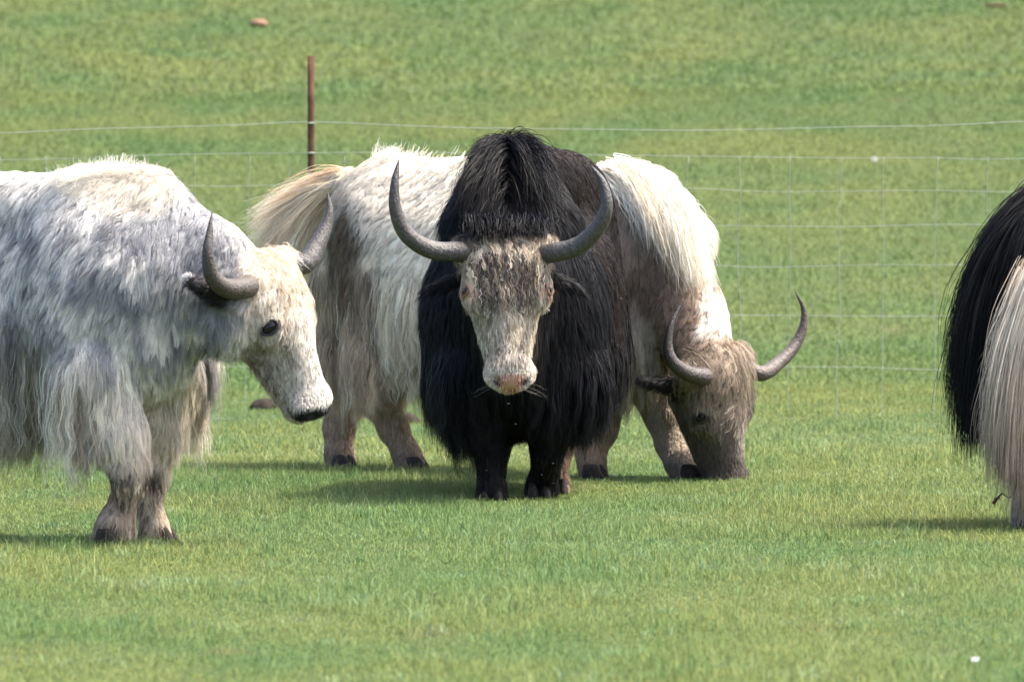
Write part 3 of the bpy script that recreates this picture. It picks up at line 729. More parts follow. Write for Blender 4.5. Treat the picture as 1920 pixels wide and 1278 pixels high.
    xk = v[:,0]; x0 = W(130, 0, 32.5)[0]; x1 = W(240, 0, 32.5)[0]
    top = .80 - .14*sm(xk, x0, x1) + .12*(fbm(v, 6, 71)-.5)
    low_ = sm(v[:,2], .40, .44)*(1-sm(v[:,2], top-.18, top))*(xk < W(290, 0, 32.5)[0])*(xk > W(-250, 0, 32.5)[0])*(N[:,1] < .3)*(1-.75*sm(xk, x0, x1)) + 1e-9
    ft = (v[:,2] < .27)*(v[:,2] > .01)*(v[:,0] > W(100,0,32.5)[0]) + 1e-9
    tuft('fetlock_hair', root, rng, fld, v, N, ft, 5000, lambda P: .045 + .04*(P[:,2] < .12), (-.15,0,-1), [(.62,.50,.36), (.40,.31,.22), (.72,.62,.48), (.24,.18,.13), (.50,.41,.31), (.12,.09,.07)], csize=.022, S=7, wid=.0028, messy=.5, curl=.25, clump=.85, wave=.06, wavelen=.05, grav=.9, lift=.25)
    zf = contour([(-300,850),(0,860),(100,880),(150,880),(200,860),(300,840)], 32.4)
    tuft('belly_hair', root, rng, fld, v, N, low_, 6500, lambda P: np.clip((P[:,2]-zf(P))*(.5+.7*noise(P, 14, 3)), .045, .34), (-.25,0,-1), [(.80,.73,.62), (.60,.52,.42), (.36,.29,.23), (.78,.74,.68), (.66,.62,.56), (.30,.25,.20)], csize=.05, S=10, wid=.0032, messy=.18, curl=.10, clump=.65, wave=.05, wavelen=.14, grav=1.6, lift=.12)
    horn([H.p(-.12, -.09, .03), W(462, 538, 32.16), W(425, 540, 32.06), W(398, 518, 32.0), W(390, 475, 31.98), W(393, 435, 32.0), W(398, 397, 32.03)], .046, root, base=(.13,.10,.075), mid=(.085,.07,.052), tip=(.03,.024,.024), fat=.95, pw=1.5, seed=3)
    horn([H.p(.12, -.09, .02), W(570, 495, 32.47), W(592, 465, 32.52), W(610, 428, 32.56), W(618, 392, 32.58), W(614, 360, 32.6)], .044, root, base=(.12,.11,.105), mid=(.10,.09,.085), tip=(.05,.04,.035), fat=.95, pw=1.5, seed=4)
    eyes(root, H, fld, M_LID, 1.28, far=-.09)
    for c, yw in ((W(203, 1000, 32.29), -.5), (W(300, 1000, 32.6), -.3), (W(-445, 900, 33.0), 0), (W(-285, 900, 33.35), 0)):
        hoof((c[0], c[1], 0), yw, root, .78)
    # crest tufts standing up along the hump
    G = [[W(x, 330+yy, 32.45), W(x-10, 318+yy, 32.42), W(x-12, 308+yy, 32.38), W(x+4, 303+yy, 32.34)] for x, yy in ((120, 34), (170, 22), (220, 20), (270, 24), (305, 34))]
    r1 = bez_strands(rng, G, 2600, .03, .035, S=7, wid=.0024, col=(.82,.78,.70), light=.15, mess=.03, nclump=160, clump=.8, freq=12)
    mesh_obj('crest_hair', r1[0], r1[1], M_HAIR, root, r1[2])
    # poll curls
    G = [[H.p(a, -.08, -.03), H.p(a, -.04, -.03), H.p(a*1.0, -.01, .01), H.p(a*1.0, .0, .06)] for a in (-.12, -.06, 0, .06, .13)]
    r1 = bez_strands(rng, G, 900, .022, .025, S=8, wid=.0022, freq=12, start=.5, col=[(.74,.62,.46), (.60,.47,.33), (.84,.76,.64)], light=.2, mess=.012, nclump=60, short=.6)
    mesh_obj('forelock', r1[0], r1[1], M_HAIR, root, r1[2])
    G = [[W(-590+x, 420, 33.3), W(-640+x, 470, 33.3), W(-640+x, 620, 33.3), W(-610+x, 820, 33.3)] for x in (-12, 20)]
    r1 = bez_strands(rng, G, 900, .03, .08, S=9, wid=.005, col=Cr)
    mesh_obj('tail_hair', r1[0], r1[1], M_HAIR, root, r1[2])
# ================================================================ the cream yak grazing behind
def yak_cream():
    rng = np.random.default_rng(33)
    root = empty('yak', (W(960, 800, 38.65)[0], 38.65, 0))
    tag(root, 'cream and brown yak with raised tail and lowered grey-brown head, grazing behind the others', 'yak', 'yaks grazing on the meadow')
    Wt = (.86, .79, .67); Gr = (.74, .68, .58); Br = (.34, .25, .18); Cr = (.80, .70, .55); Mane = (.86, .81, .70)
    yaw = -.5
    body = dict(col=Wt, L=.055, flow=(-.7, .3, -.9), lift=.35, curl=.2)
    low = dict(body, col=Cr, SL=.30, SD=1.0)
    P = []
    P.append(ell(W(728, 430, 39.0), (.29, .27, .31), yaw=yaw, k=.12, **dict(body, col=Gr)))
    P.append(cone(W(735, 350, 39.0), .12, W(1000, 350, 38.55), .13, k=.12, **body))
    P.append(cone(W(1000, 352, 38.55), .13, W(1190, 372, 38.25), .12, k=.12, **dict(body, col=Mane, L=.07)))
    P.append(ell(W(930, 495, 38.7), (.60, .36, .40), yaw=yaw, k=.15, **body))
    P.append(ell(W(900, 570, 38.7), (.52, .34, .28), yaw=yaw, k=.12, **low))
    P.append(ell(W(1180, 470, 38.25), (.27, .28, .38), yaw=yaw, k=.12, **dict(body, col=Br, flow=(-.3, 0, -1))))
    P.append(cone(W(1215, 372, 38.25), .12, W(1275, 440, 38.12), .12, k=.08, **dict(body, col=Mane, L=.10, flow=(.2, -.2, -1), lift=.4)))
    P.append(cone(W(1240, 480, 38.15), .22, W(1287, 590, 38.0), .155, k=.09, **dict(body, col=Br, flow=(-.2, -.2, -1))))
    P.append(cone(W(1287, 590, 38.0), .155, W(1335, 700, 37.85), .13, k=.08, **dict(body, col=Br, flow=(-.8, -.2, -.3), L=.045, curl=.4)))
    P.append(ell(W(1190, 630, 38.2), (.20, .24, .25), k=.1, **dict(low, col=(.62,.53,.41), SL=.16, SD=.8)))
    # hind quarter: thighs carry long hair, cannons are short-haired
    th = dict(low, SL=.24, SD=1.5, col=(.74,.60,.43))
    P += chain([(W(672, 520, 39.15), .20), (W(655, 640, 39.15), .125), (W(648, 730, 39.15), .082)], k=.08, **th)
    P += chain([(W(720, 520, 38.95), .21), (W(712, 650, 38.9), .14), (W(712, 740, 38.9), .085)], k=.08, **th)
    leg = dict(body, col=(.44, .33, .225), L=.022, lift=.2, flow=(0, 0, -1), curl=.1)
    P += chain([(W(648, 730, 39.15), .075), (W(636, 800, 39.15), .062), (W(636, 850, 39.13), .055), (W(641, 872, 39.1), .063)], k=.04, **leg)
    P += chain([(W(712, 740, 38.9), .078), (W(737, 800, 38.9), .058), (W(762, 850, 38.88), .052), (W(772, 872, 38.85), .062)], k=.04, **leg)
    P += chain([(W(1130, 700, 38.3), .15), (W(1120, 800, 38.2), .08), (W(1108, 850, 38.15), .052), (W(1112, 885, 38.1), .060)], k=.05, **leg)
    P += chain([(W(1215, 690, 38.25), .14), (W(1245, 775, 38.2), .078), (W(1258, 830, 38.18), .056), (W(1275, 868, 38.12), .052), (W(1290, 888, 38.08), .056)], k=.05, **dict(leg, col=(.50,.42,.33)))
    P.append(cone(W(655, 345, 39.1), .06, W(612, 350, 39.2), .045, k=.06, **dict(body, col=Cr, L=.05)))
    H = Head(W(1362, 676, 37.78), (.74, .62, .20), (.10, .12, -.98), 1.05)
    hb = (.165, .138, .112)
    P += H.prims(hb, (.045, .038, .034), L=.028, curl=.4, fore=(.27, .22, .165), foreL=.05, cheek=(.145,.12,.098), wide=1.06)
    for g in (-1, 1):
        q0 = H.p(g*.14, -.16, .09)
        q1 = q0 + (V(-.17, -.06, .03) if g < 0 else V(.08, .16, .0))
        if g < 0: ear = (H.p(-.17, -.16, .09), q1)
        P.append(cone(q0, .036, q1, .016, k=.03, **dict(body, col=(.02,.018,.017), L=.035, lift=.5, flow=tuple(nrm(q1-q0)))))
    P += H.carve()
    def colfun(v, N, c):
        q = (v - H.o)@H.R.T/H.s
        ih = 1 - sm(np.linalg.norm((q - V(0,-.1,.28))/V(.25,.24,.42), axis=1), .9, 1.05)
        nb = 1 - ih; nz = fbm(v*V(1,1,.6), 12, 41)
        c = mixc(c, nb*sm(fbm(v, 20, 44), .56, .7)*.4*(v[:,0] < W(1000,0,38.7)[0])*sm(v[:,2], .8, .95), (.20, .175, .16))
        c = mixc(c, nb*patch(v, 652, 465, 39.0, .085, .19, nz=.7, seed=6)*.9, (.13, .085, .05))
        c = mixc(c, nb*patch(v, 665, 580, 39.0, .14, .17, nz=1.4, seed=7)*.6, (.20, .13, .08))
        c = mixc(c, nb*patch(v, 640, 360, 39.0, .05, .05, nz=.4, seed=7)*.5, (.25, .19, .13))
        c = mixc(c, nb*patch(v, 1215, 415, 38.2, .10, .11, nz=.6, seed=8)*.75, (.10, .085, .075))
        c = mixc(c, nb*patch(v, 1150, 430, 38.2, .2, .2, nz=.6, seed=8)*.6, (.46, .37, .29))
        c = mixc(c, nb*patch(v, 1210, 560, 38.2, .14, .2, nz=.6, seed=12)*.6, (.24, .17, .125))
        c = mixc(c, nb*patch(v, 1215, 650, 38.2, .055, .16, nz=.7, seed=9)*.8, (.60, .54, .44))
        c = mixc(c, nb*patch(v, 1345, 590, 38.0, .075, .20, nz=1.2, seed=10)*.9, (.84, .81, .74))
        c = mixc(c, nb*patch(v, 1215, 330, 38.2, .36, .085, nz=.5, seed=11), Mane)
        c = mixc(c, ih*sm(fbm(v*V(1,1,2), 26, 8), .5, .62)*(1-sm(q[:,2], .14, .22))*.6, (.42, .35, .26))
        c = mixc(c, ih*(1-sm(np.abs(q[:,0]-.04), .02, .05))*sm(q[:,2], .2, .26)*(1-sm(q[:,2], .36, .46))*(q[:,1] > -.1)*.7, (.5, .45, .38))
        c = mixc(c, ih*sm(q[:,2], .50, .56)*.5, (.10, .08, .07))
        c = mixc(c, ih*sm(q[:,2], .568, .585)*(q[:,1] > -.135), (.03, .025, .025))
        for g in (-1, 1):
            de = np.linalg.norm((q - V(g*.155, EB, EC))/V(.06, .045, .034), axis=1)
            c = mixc(c, (1-sm(de, .75, 1.15))*ih, (.05, .04, .036))
        c = mixc(c, nb*(1-sm(v[:,2], .05, .13))*.5, (.12, .085, .06))
        ed = cone(ear[0], .03, ear[1], .02).d(v); c = mixc(c, 1-sm(ed, .01, .03), (.012, .011, .011))
        return c
    fld, v, N = finish(root, P, colfun, rng, h=.0125, dens=75000, wid=.0026, bare=eye_spots(H),
           zb=contour([(580,720),(620,745),(650,775),(700,775),(740,755),(780,760),(1000,790),(1180,795),(1240,785),(1300,740)], 38.6), clump=.6, light=.20, messy=.32,
           side=lambda v, N: (1 - .6*sm(N[:,1], .1, .5)))
    q = (v - H.o)@H.R.T/H.s
    face = (q[:,1] > -.3)*(np.abs(q[:,0]) < .19)*(q[:,2] > -.05)*(q[:,2] < .30)*(np.linalg.norm((q - V(0,-.1,.28))/V(.25,.24,.42), axis=1) < 1) + 1e-9
    for c_, r_ in eye_spots(H, .055): face = face*(np.linalg.norm(v - c_, axis=1) > r_) + 1e-9
    tuft('face_hair', root, rng, fld, v, N, face*((q[:,1] > -.12) | (q[:,2] < .12)) + 1e-9, 5000, .044, H.f + V(-.4,0,0), [(.44,.37,.28), (.26,.21,.16), (.16,.13,.10), (.54,.46,.36), (.34,.28,.21)], csize=.018, S=6, wid=.0028, messy=.9, curl=.6, clump=.8, wave=.07, wavelen=.03, grav=.3, lift=.22)
    th_ = (v[:,2] > .42)*(1-sm(v[:,2] + .25*(fbm(v, 6, 72)-.5), .66, .95))*(v[:,0] < W(800, 0, 38.9)[0])*(N[:,1] < .4) + 1e-9
    zf = contour([(560,720),(620,745),(650,775),(700,775),(740,755),(800,760)], 38.8)
    tuft('thigh_hair', root, rng, fld, v, N, th_, 10000, lambda P: np.clip((P[:,2]-zf(P))*(.35+.7*noise(P, 12, 3)), .045, .30), (.15,0,-1), [(.84,.74,.58), (.60,.48,.34), (.34,.24,.16), (.80,.70,.54), (.22,.15,.10), (.74,.64,.50)], csize=.055, S=10, wid=.0036, messy=.35, curl=.14, clump=.85, wave=.06, wavelen=.13, grav=1.3, lift=.14)
    horn([H.p(-.12, -.09, .03), W(1322, 706, 37.62), W(1290, 700, 37.52), W(1262, 680, 37.46), W(1252, 648, 37.45), W(1260, 605, 37.46), W(1282, 560, 37.5)], .040, root, fat=1.0, base=(.15,.105,.08), mid=(.07,.055,.048), tip=(.03,.025,.022), seed=5)
    horn([H.p(.12, -.09, .02), W(1425, 700, 37.93), W(1462, 678, 38.02), W(1490, 648, 38.08), W(1506, 612, 38.1), W(1506, 578, 38.1), W(1490, 545, 38.08)], .036, root, fat=1.0, base=(.18,.135,.105), mid=(.13,.10,.085), tip=(.05,.04,.035), seed=6)
    eyes(root, H, fld, M_LID, 1.05, far=-.085)
    for c, yw in ((W(643, 880, 39.05), -.6), (W(778, 880, 38.82), -.3), (W(1112, 890, 38.05), -.5), (W(1295, 890, 38.05), -.3)):
        hoof((c[0], c[1], 0), yw, root, .78)
    # swishing tail: a fan from the raised dock
    d0 = (648, 335, 39.12)
    def tp(px, py, Y=39.25): return W(px, py, Y)
    G = [[W(655, 340, 39.1), tp(610, 322), tp(545, 368), tp(474, 392)],
         [W(650, 342, 39.1), tp(600, 332), tp(530, 385), tp(470, 425)],
         [W(645, 344, 39.1), tp(590, 350), tp(530, 410), tp(480, 475)],
         [W(645, 340, 39.1), tp(590, 355), tp(530, 420), tp(508, 485)],
         [W(645, 342, 39.1), tp(600, 365), tp(555, 430), tp(545, 505)],
         [W(648, 345, 39.1), tp(615, 375), tp(585, 450), tp(585, 530)],
         [W(650, 345, 39.1), tp(635, 380), tp(620, 450), tp(605, 530)],
         [W(652, 345, 39.1), tp(645, 380), tp(634, 440), tp(622, 505)]]
    r1 = bez_strands(rng, G, 6500, .03, .05, S=12, wid=.0040, col=[(.82,.70,.53), (.88,.78,.62), (.60,.46,.32), (.92,.84,.70)], light=.2, mess=.018, nclump=150, clump=.72, short=.4, freq=8)
    mesh_obj('tail_hair', r1[0], r1[1], M_HAIR, root, r1[2])
    # white mane falling from the hump over the shoulder
    G = [[W(1130+t*120, 322+t*40, 38.2-t*.1), W(1165+t*120, 332+t*42, 38.0-t*.1), W(1195+t*105, 370+t*60, 37.92-t*.1), W(1212+t*112, 440+t*100, 37.9-t*.1)] for t in np.linspace(0, 1, 6)]
    G += [[W(1262, 365, 38.2), W(1288, 400, 38.15), W(1312, 470, 38.1), W(1318, 550, 38.05)]]
    r1 = bez_strands(rng, G, 5200, .03, .05, S=9, wid=.0042, col=[Mane, (.80,.71,.56), (.90,.86,.77)], light=.2, mess=.022, nclump=150, clump=.75, short=.55, freq=11)
    mesh_obj('mane', r1[0], r1[1], M_HAIR, root, r1[2])
    G = [[W(x, 318, 38.95), W(x, 306, 38.95), W(x+6, 296, 38.93), W(x+12, 291, 38.92)] for x in (700, 720, 740, 850)]
    r1 = bez_strands(rng, G, 900, .025, .03, S=6, wid=.0034, col=(.86,.82,.74), light=.12, mess=.02, nclump=50)
    mesh_obj('crest_hair', r1[0], r1[1], M_HAIR, root, r1[2])
    # brow curls
    G = [[H.p(a, -.08, -.04), H.p(a, .0, -.03), H.p(a*1.0, .02, .05), H.p(a*.9, .01, .16)] for a in (-.14, -.07, 0, .07, .14)]
    r1 = bez_strands(rng, G, 2200, .025, .025, S=8, wid=.003, col=[(.30,.24,.18), (.17,.135,.10), (.40,.33,.25)], light=.25, mess=.014, nclump=70, short=.6)
    mesh_obj('forelock', r1[0], r1[1], M_HAIR, root, r1[2])
# ================================================================ the black and cream yak leaving on the right
def yak_right():
    rng = np.random.default_rng(44)
    root = empty('yak', (W(2250, 800, 33.9)[0], 33.9, 0))
    tag(root, 'black-tailed yak with long cream thigh hair, cut off by the right edge', 'yak', 'yaks grazing on the meadow')
    K = (.0055, .006, .007); Cm = (.80, .70, .55)
    body = dict(col=K, L=.06, flow=(-.5, 0, -1), lift=.35, curl=.15)
    low = dict(body, col=K, SL=.30, SD=.8)
    Y = 33.75
    P = []
    P.append(ell(W(2050, 545, Y), (.31, .30, .37), k=.12, **body))
    P.append(ell(W(2320, 540, Y+.2), (.62, .36, .40), k=.15, **body))
    P.append(ell(W(2320, 620, Y+.2), (.58, .35, .28), k=.12, **low))
    P.append(cone(W(2030, 425, Y), .11, W(2400, 400, Y+.2), .13, k=.12, **body))
    P.append(ell(W(2600, 500, Y+.35), (.33, .31, .42), k=.12, **body))
    P.append(cone(W(2640, 500, Y+.35), .25, W(2800, 640, Y+.4), .16, k=.1, **body))
    th = dict(body, col=Cm, L=.09, SL=.35, SD=1.3)
    P += chain([(W(2010, 600, Y-.12), .21), (W(1985, 740, Y-.14), .13), (W(1945, 840, Y-.14), .07)], k=.08, **th)
    leg = dict(body, col=(.42,.36,.30), L=.025, flow=(0,0,-1), lift=.2)
    P += chain([(W(1945, 840, Y-.14), .065), (W(1930, 900, Y-.14), .048), (W(1925, 965, Y-.14), .058)], k=.04, **leg)
    P += chain([(W(2090, 640, Y+.22), .2), (W(2090, 780, Y+.22), .09), (W(2080, 850, Y+.22), .055), (W(2090, 950, Y+.22), .056)], k=.05, **leg)
    for dx, dy in ((2560, .15), (2650, .55)):
        P += chain([(W(dx, 700, Y+dy), .15), (W(dx, 830, Y+dy), .075), (W(dx, 950, Y+dy), .056)], k=.05, **leg)
    H = Head(W(2860, 650, Y+.4), (.1, 1, 0), (.45, 0, -.9), 1.0)
    P += H.prims((.02,.02,.02), (.25,.24,.22), L=.03)
    P += H.carve()
    def colfun(v, N, c):
        c = mixc(c, patch(v, 1925, 490, Y, .10, .13, nz=.6), (.30, .27, .24))
        return c
    fld, _, _ = finish(root, P, colfun, rng, h=.016, dens=26000, wid=.004, side=lambda v, N: np.where(v[:,0] > W(2200,0,Y)[0], .5, 1.0))
    horn([H.p(-.13, -.09, .05), H.p(-.3, -.09, .05), H.p(-.42, -.06, -.08), H.p(-.42, -.02, -.26)], .046, root)
    horn([H.p(.13, -.09, .05), H.p(.3, -.09, .05), H.p(.42, -.06, -.08), H.p(.42, -.02, -.26)], .046, root)
    eyes(root, H, fld)
    for c in ((W(1925, 965, Y-.14)), (W(2090, 950, Y+.22)), W(2560, 950, Y+.15), W(2650, 950, Y+.55)):
        hoof((c[0], c[1], 0), 0, root, .85)
    T = Y - .25
    G = [[W(1960, 358, Y-.1), W(1862, 392, T), W(1790, 570, T), W(1812, 800, T)],
         [W(1962, 364, Y-.1), W(1868, 408, T), W(1802, 560, T), W(1800, 730, T)],
         [W(1962, 368, Y-.1), W(1880, 400, T), W(1810, 580, T), W(1822, 850, T)],
         [W(1962, 360, Y-.1), W(1900, 420, T), W(1840, 600, T), W(1828, 830, T)],
         [W(1965, 370, Y-.1), W(1915, 430, T), W(1895, 570, T), W(1842, 790, T)],
         [W(1965, 380, Y-.1), W(1930, 430, T), W(1915, 520, T), W(1880, 640, T)]]
    r1 = bez_strands(rng, G, 7500, .04, .05, S=11, wid=.0042, col=K, light=.4, mess=.03, nclump=150, clump=.65, short=.4, freq=9)
    mesh_obj('tail_hair', r1[0], r1[1], M_BLACK, root, r1[2])
    G = []
    for t in np.linspace(0, 1, 7):
        G.append([W(1925+t*95, 510-t*20, Y-.30-t*.08), W(1880+t*110, 600, Y-.38-t*.06), W(1848+t*130, 730, Y-.40), W(1850+t*130, 850+105*min(1, t*1.6), Y-.40)])
    r1 = bez_strands(rng, G, 8000, .03, .05, S=11, wid=.0042, col=[(.84,.73,.57), (.90,.81,.67), (.68,.56,.42), (.92,.83,.70)], light=.25, tipcol=(.30,.23,.17), mess=.022, nclump=170, clump=.7, short=.5, freq=9)
    mesh_obj('thigh_hair', r1[0], r1[1], M_HAIR, root, r1[2])
yak_black(); yak_grey(); yak_cream(); yak_right()

# ================================================================ ground, grass, fence, small things
def gz(x, y):
    """height of the pasture: level round the herd, then rising as a hillside beyond the fence"""
    x = np.asarray(x, float); y = np.asarray(y, float)
    t = np.clip(y - 47, 0, None)
    h = .066*t*sm(t, 0, 22) + .00006*t*t
    h = h + .05*np.sin(x*.35+y*.21)*sm(y, 46, 60)*np.sin(y*.33) + .10*np.sin(x*.11+1.3+y*.05)*sm(y, 48, 75)
    return np.where(y < 47, 0, h)
xs = np.concatenate([np.linspace(-400, -12, 60)[:-1], np.linspace(-12, 12, 97), np.linspace(12, 400, 60)[1:]])
ys = np.concatenate([np.linspace(-60, 20, 20)[:-1], np.linspace(20, 130, 221), np.linspace(130, 700, 60)[1:]])
X, Yg = np.meshgrid(xs, ys, indexing='ij'); Z = gz(X, Yg)
v = np.stack([X, Yg, Z], -1).reshape(-1, 3); m = len(ys)
i, j = np.meshgrid(np.arange(len(xs)-1), np.arange(m-1), indexing='ij')
q = np.stack([i*m+j, (i+1)*m+j, (i+1)*m+j+1, i*m+j+1], -1).reshape(-1, 4)
def grass_colour(nt):
    """patchy meadow greens, by place on the ground"""
    g = nt.nodes.new('ShaderNodeNewGeometry')
    mp = nt.nodes.new('ShaderNodeMapping'); mp.inputs['Scale'].default_value = (1, .45, 0)
    lk(nt, g.outputs['Position'], mp.inputs['Vector'])
    def N(sc, det=4, dist=0.0):
        n = nt.nodes.new('ShaderNodeTexNoise'); n.inputs['Scale'].default_value = sc; n.inputs['Detail'].default_value = det
        n.inputs['Distortion'].default_value = dist
        lk(nt, mp.outputs[0], n.inputs['Vector']); return n
    def R(n, a, b, ca, cb):
        r = nt.nodes.new('ShaderNodeValToRGB'); e = r.color_ramp.elements
        e[0].position = a; e[1].position = b; e[0].color = (*ca, 1); e[1].color = (*cb, 1); lk(nt, n.outputs[0], r.inputs[0]); return r
    a = R(N(.38, 6, .8), .36, .64, (.088, .136, .042), (.124, .153, .044))
    m1 = nt.nodes.new('ShaderNodeMixRGB'); fac = R(N(.8, 5), .48, .66, (0,0,0), (.9,.9,.9))
    lk(nt, fac.outputs[0], m1.inputs[0]); lk(nt, a.outputs[0], m1.inputs[1]); m1.inputs[2].default_value = (.074, .128, .038, 1)
    m2 = nt.nodes.new('ShaderNodeMixRGB'); fac = R(N(2.6, 6), .60, .74, (0,0,0), (.7,.7,.7))
    lk(nt, fac.outputs[0], m2.inputs[0]); lk(nt, m1.outputs[0], m2.inputs[1]); m2.inputs[2].default_value = (.128, .138, .050, 1)
    return m2
M_GROUND, nt, p = newmat('meadow_ground')
gc = grass_colour(nt); mm = nt.nodes.new('ShaderNodeMixRGB'); mm.blend_type = 'MULTIPLY'; mm.inputs[0].default_value = 1
lk(nt, gc.outputs[0], mm.inputs[1]); nn = nt.nodes.new('ShaderNodeTexNoise'); nn.inputs['Scale'].default_value = 6; nn.inputs['Detail'].default_value = 8
g2 = nt.nodes.new('ShaderNodeNewGeometry'); mp = nt.nodes.new('ShaderNodeMapping'); mp.inputs['Scale'].default_value = (1, .35, 1)
lk(nt, g2.outputs['Position'], mp.inputs[0]); lk(nt, mp.outputs[0], nn.inputs['Vector'])
rr = nt.nodes.new('ShaderNodeValToRGB'); rr.color_ramp.elements[0].position = .3; rr.color_ramp.elements[1].position = .7
rr.color_ramp.elements[0].color = (.38,.395,.32,1); rr.color_ramp.elements[1].color = (.44,.45,.35,1)
lk(nt, nn.outputs[0], rr.inputs[0]); lk(nt, rr.outputs[0], mm.inputs[2]); lk(nt, mm.outputs[0], p.inputs['Base Color'])
p.inputs['Roughness'].default_value = .9; p.inputs['Specular IOR Level'].default_value = .15
bp = nt.nodes.new('ShaderNodeBump'); bp.inputs['Strength'].default_value = .6; bp.inputs['Distance'].default_value = .05
lk(nt, nn.outputs[0], bp.inputs['Height']); lk(nt, bp.outputs[0], p.inputs['Normal'])
tag(mesh_obj('ground', v, q, M_GROUND), kind='structure')
# blades
M_GRASS, nt, p = newmat('grass_blades')
gc = grass_colour(nt); at = nt.nodes.new('ShaderNodeAttribute'); at.attribute_name = 'Col'
mm = nt.nodes.new('ShaderNodeMixRGB'); mm.blend_type = 'MULTIPLY'; mm.inputs[0].default_value = 1
lk(nt, gc.outputs[0], mm.inputs[1]); lk(nt, at.outputs['Color'], mm.inputs[2]); lk(nt, mm.outputs[0], p.inputs['Base Color'])
p.inputs['Roughness'].default_value = .6; p.inputs['Specular IOR Level'].default_value = .10
tr = nt.nodes.new('ShaderNodeBsdfTranslucent'); mx = nt.nodes.new('ShaderNodeMixShader'); mx.inputs[0].default_value = .35
lk(nt, mm.outputs[0], tr.inputs[0]); lk(nt, p.outputs[0], mx.inputs[1]); lk(nt, tr.outputs[0], mx.inputs[2]); lk(nt, mx.outputs[0], nt.nodes['Material Output'].inputs[0])
ge = nt.nodes.new('ShaderNodeNewGeometry'); vm = nt.nodes.new('ShaderNodeVectorMath'); vm.operation = 'ADD'; vm.inputs[1].default_value = (0, 0, 1.3)
vn = nt.nodes.new('ShaderNodeVectorMath'); vn.operation = 'NORMALIZE'
lk(nt, ge.outputs['Normal'], vm.inputs[0]); lk(nt, vm.outputs[0], vn.inputs[0]); lk(nt, vn.outputs[0], p.inputs['Normal'])
rng = np.random.default_rng(5)
def blades(n, y0, y1, hw, hgt, wid, seed, bend=.5, pale=.08, hpow=1.0, cols=None, per=1, spread=0):
    """n blades between depths y0 and y1; hw = half width of the strip as a share of depth, plus 1.5 m"""
    m = n//per
    y = np.sqrt(rng.random(m)*(y1**2 - y0**2) + y0**2)
    x = (rng.random(m)*2 - 1)*(y*hw + (2.2 if y0 < 45 else 5.0))
    if per > 1:
        ay = 1.0 if y0 < 45 else 2.2; k_ = np.repeat(.4+rng.random(m), per); x = np.repeat(x, per) + rng.normal(0, spread, m*per)*k_; y = np.repeat(y, per) + rng.normal(0, spread*ay, m*per)*k_
    n = len(x)
    P0 = np.stack([x, y, np.zeros(n)], 1)
    lush = fbm(P0*V(1, .6, 1), 1.6, 77)
    h = hgt*(.45 + .75*rng.random(n)**hpow)*(.7 + .75*sm(lush, .40, .65) if y0 < 45 else 1.0)
    gain = np.interp(y, [44, 52, 75, 115], [1.24, 1.20, 1.14, 1.10])[:, None]
    a = rng.random(n)*6.283; ln = bend*(rng.random(n))
    dx, dy = np.cos(a), np.sin(a)
    b = rng.random(n)*6.283
    wx, wy = np.cos(b)*wid*.5*(.6+.8*rng.random(n)), np.sin(b)*wid*.5
    z = gz(x, y) - .004
    v = np.zeros((n, 5, 3), dtype=f32)
    v[:,0] = np.stack([x-wx, y-wy, z], 1); v[:,1] = np.stack([x+wx, y+wy, z], 1)
    mxx, myy = x + dx*ln*h*.35, y + dy*ln*h*.35
    v[:,2] = np.stack([mxx+wx*.8, myy+wy*.8, z+h*.58], 1); v[:,3] = np.stack([mxx-wx*.8, myy-wy*.8, z+h*.58], 1)
    v[:,4] = np.stack([x + dx*ln*h, y + dy*ln*h, z + h*(1-.25*ln)], 1)
    i = np.arange(n)*5
    q = np.stack([i, i+1, i+2, i+3], 1); t = np.stack([i+3, i+2, i+4], 1)
    c = None; r = rng.random(n)[:, None]; br = (.88 + .3*rng.random(n))[:, None] if y0 < 45 else (.95 + .1*rng.random(n))[:, None]
    c = np.ones((n, 3))*br
    c = np.where(r < pale, br*np.array([[1.5, 1.35, 1.6]]), c)
    c = np.where((r > .90) , br*np.array([[1.5, 1.15, .9]]), c)
    c = np.where((r > .72) & (r < .88), br*np.array([[.72, .95, 1.15]]), c)
    if y0 > 45: c = np.ones((n, 3))*br
    if cols is not None: c = br*np.array(cols)[None, :]*np.ones((n, 1))
    return v.reshape(-1, 3), q, t, np.repeat(c*gain, 5, 0)
def add_blades(name, sets, kindlabel):
    vs, qs, ts, cs, o = [], [], [], [], 0
    for v, q, t, c in sets:
        vs.append(v); qs.append(q+o); ts.append(t+o); cs.append(c); o += len(v)
    ob = mesh_obj(name, np.concatenate(vs), [np.concatenate(qs), np.concatenate(ts)], M_GRASS, None, np.clip(np.concatenate(cs), 0, 3), smooth=False)
    return tag(ob, kindlabel, 'grass', kind='stuff')
HW = .0608
add_blades('grass', [
    blades(520000, 23.5, 31, HW, .026, .0024, 1, bend=1.2),
    blades(520000, 31, 40, HW, .029, .0029, 2, bend=1.2),
    blades(230000, 40, 50, HW, .030, .0042, 3, bend=1.2),
    blades(40000, 23.5, 44, HW, .055, .0018, 4, bend=1.2, cols=(1.75, 1.55, 2.2)),            # pale wiry stalks
    blades(9000, 23.5, 46, HW, .055, .0036, 6, bend=.9, cols=(.70, .90, .95), per=26, spread=.05),   # darker leafy clumps
    blades(12000, 23.5, 46, HW, .040, .0042, 7, bend=1.2, cols=(1.35, 1.4, 2.4), per=24, spread=.06),  # silvery herb clumps
    blades(60000, 49, 54, HW, .034, .0060, 13, bend=1.2),
    blades(380000, 50, 75, HW, .036, .0095, 8, bend=1.3),
    blades(330000, 74, 119, HW, .045, .019, 9, bend=1.3),
    blades(6000, 50, 116, HW, .05, .012, 12, bend=1.2, cols=(1.1, 1.15, 1.35), per=60, spread=.42)],
    'short green meadow grass covering the whole pasture')
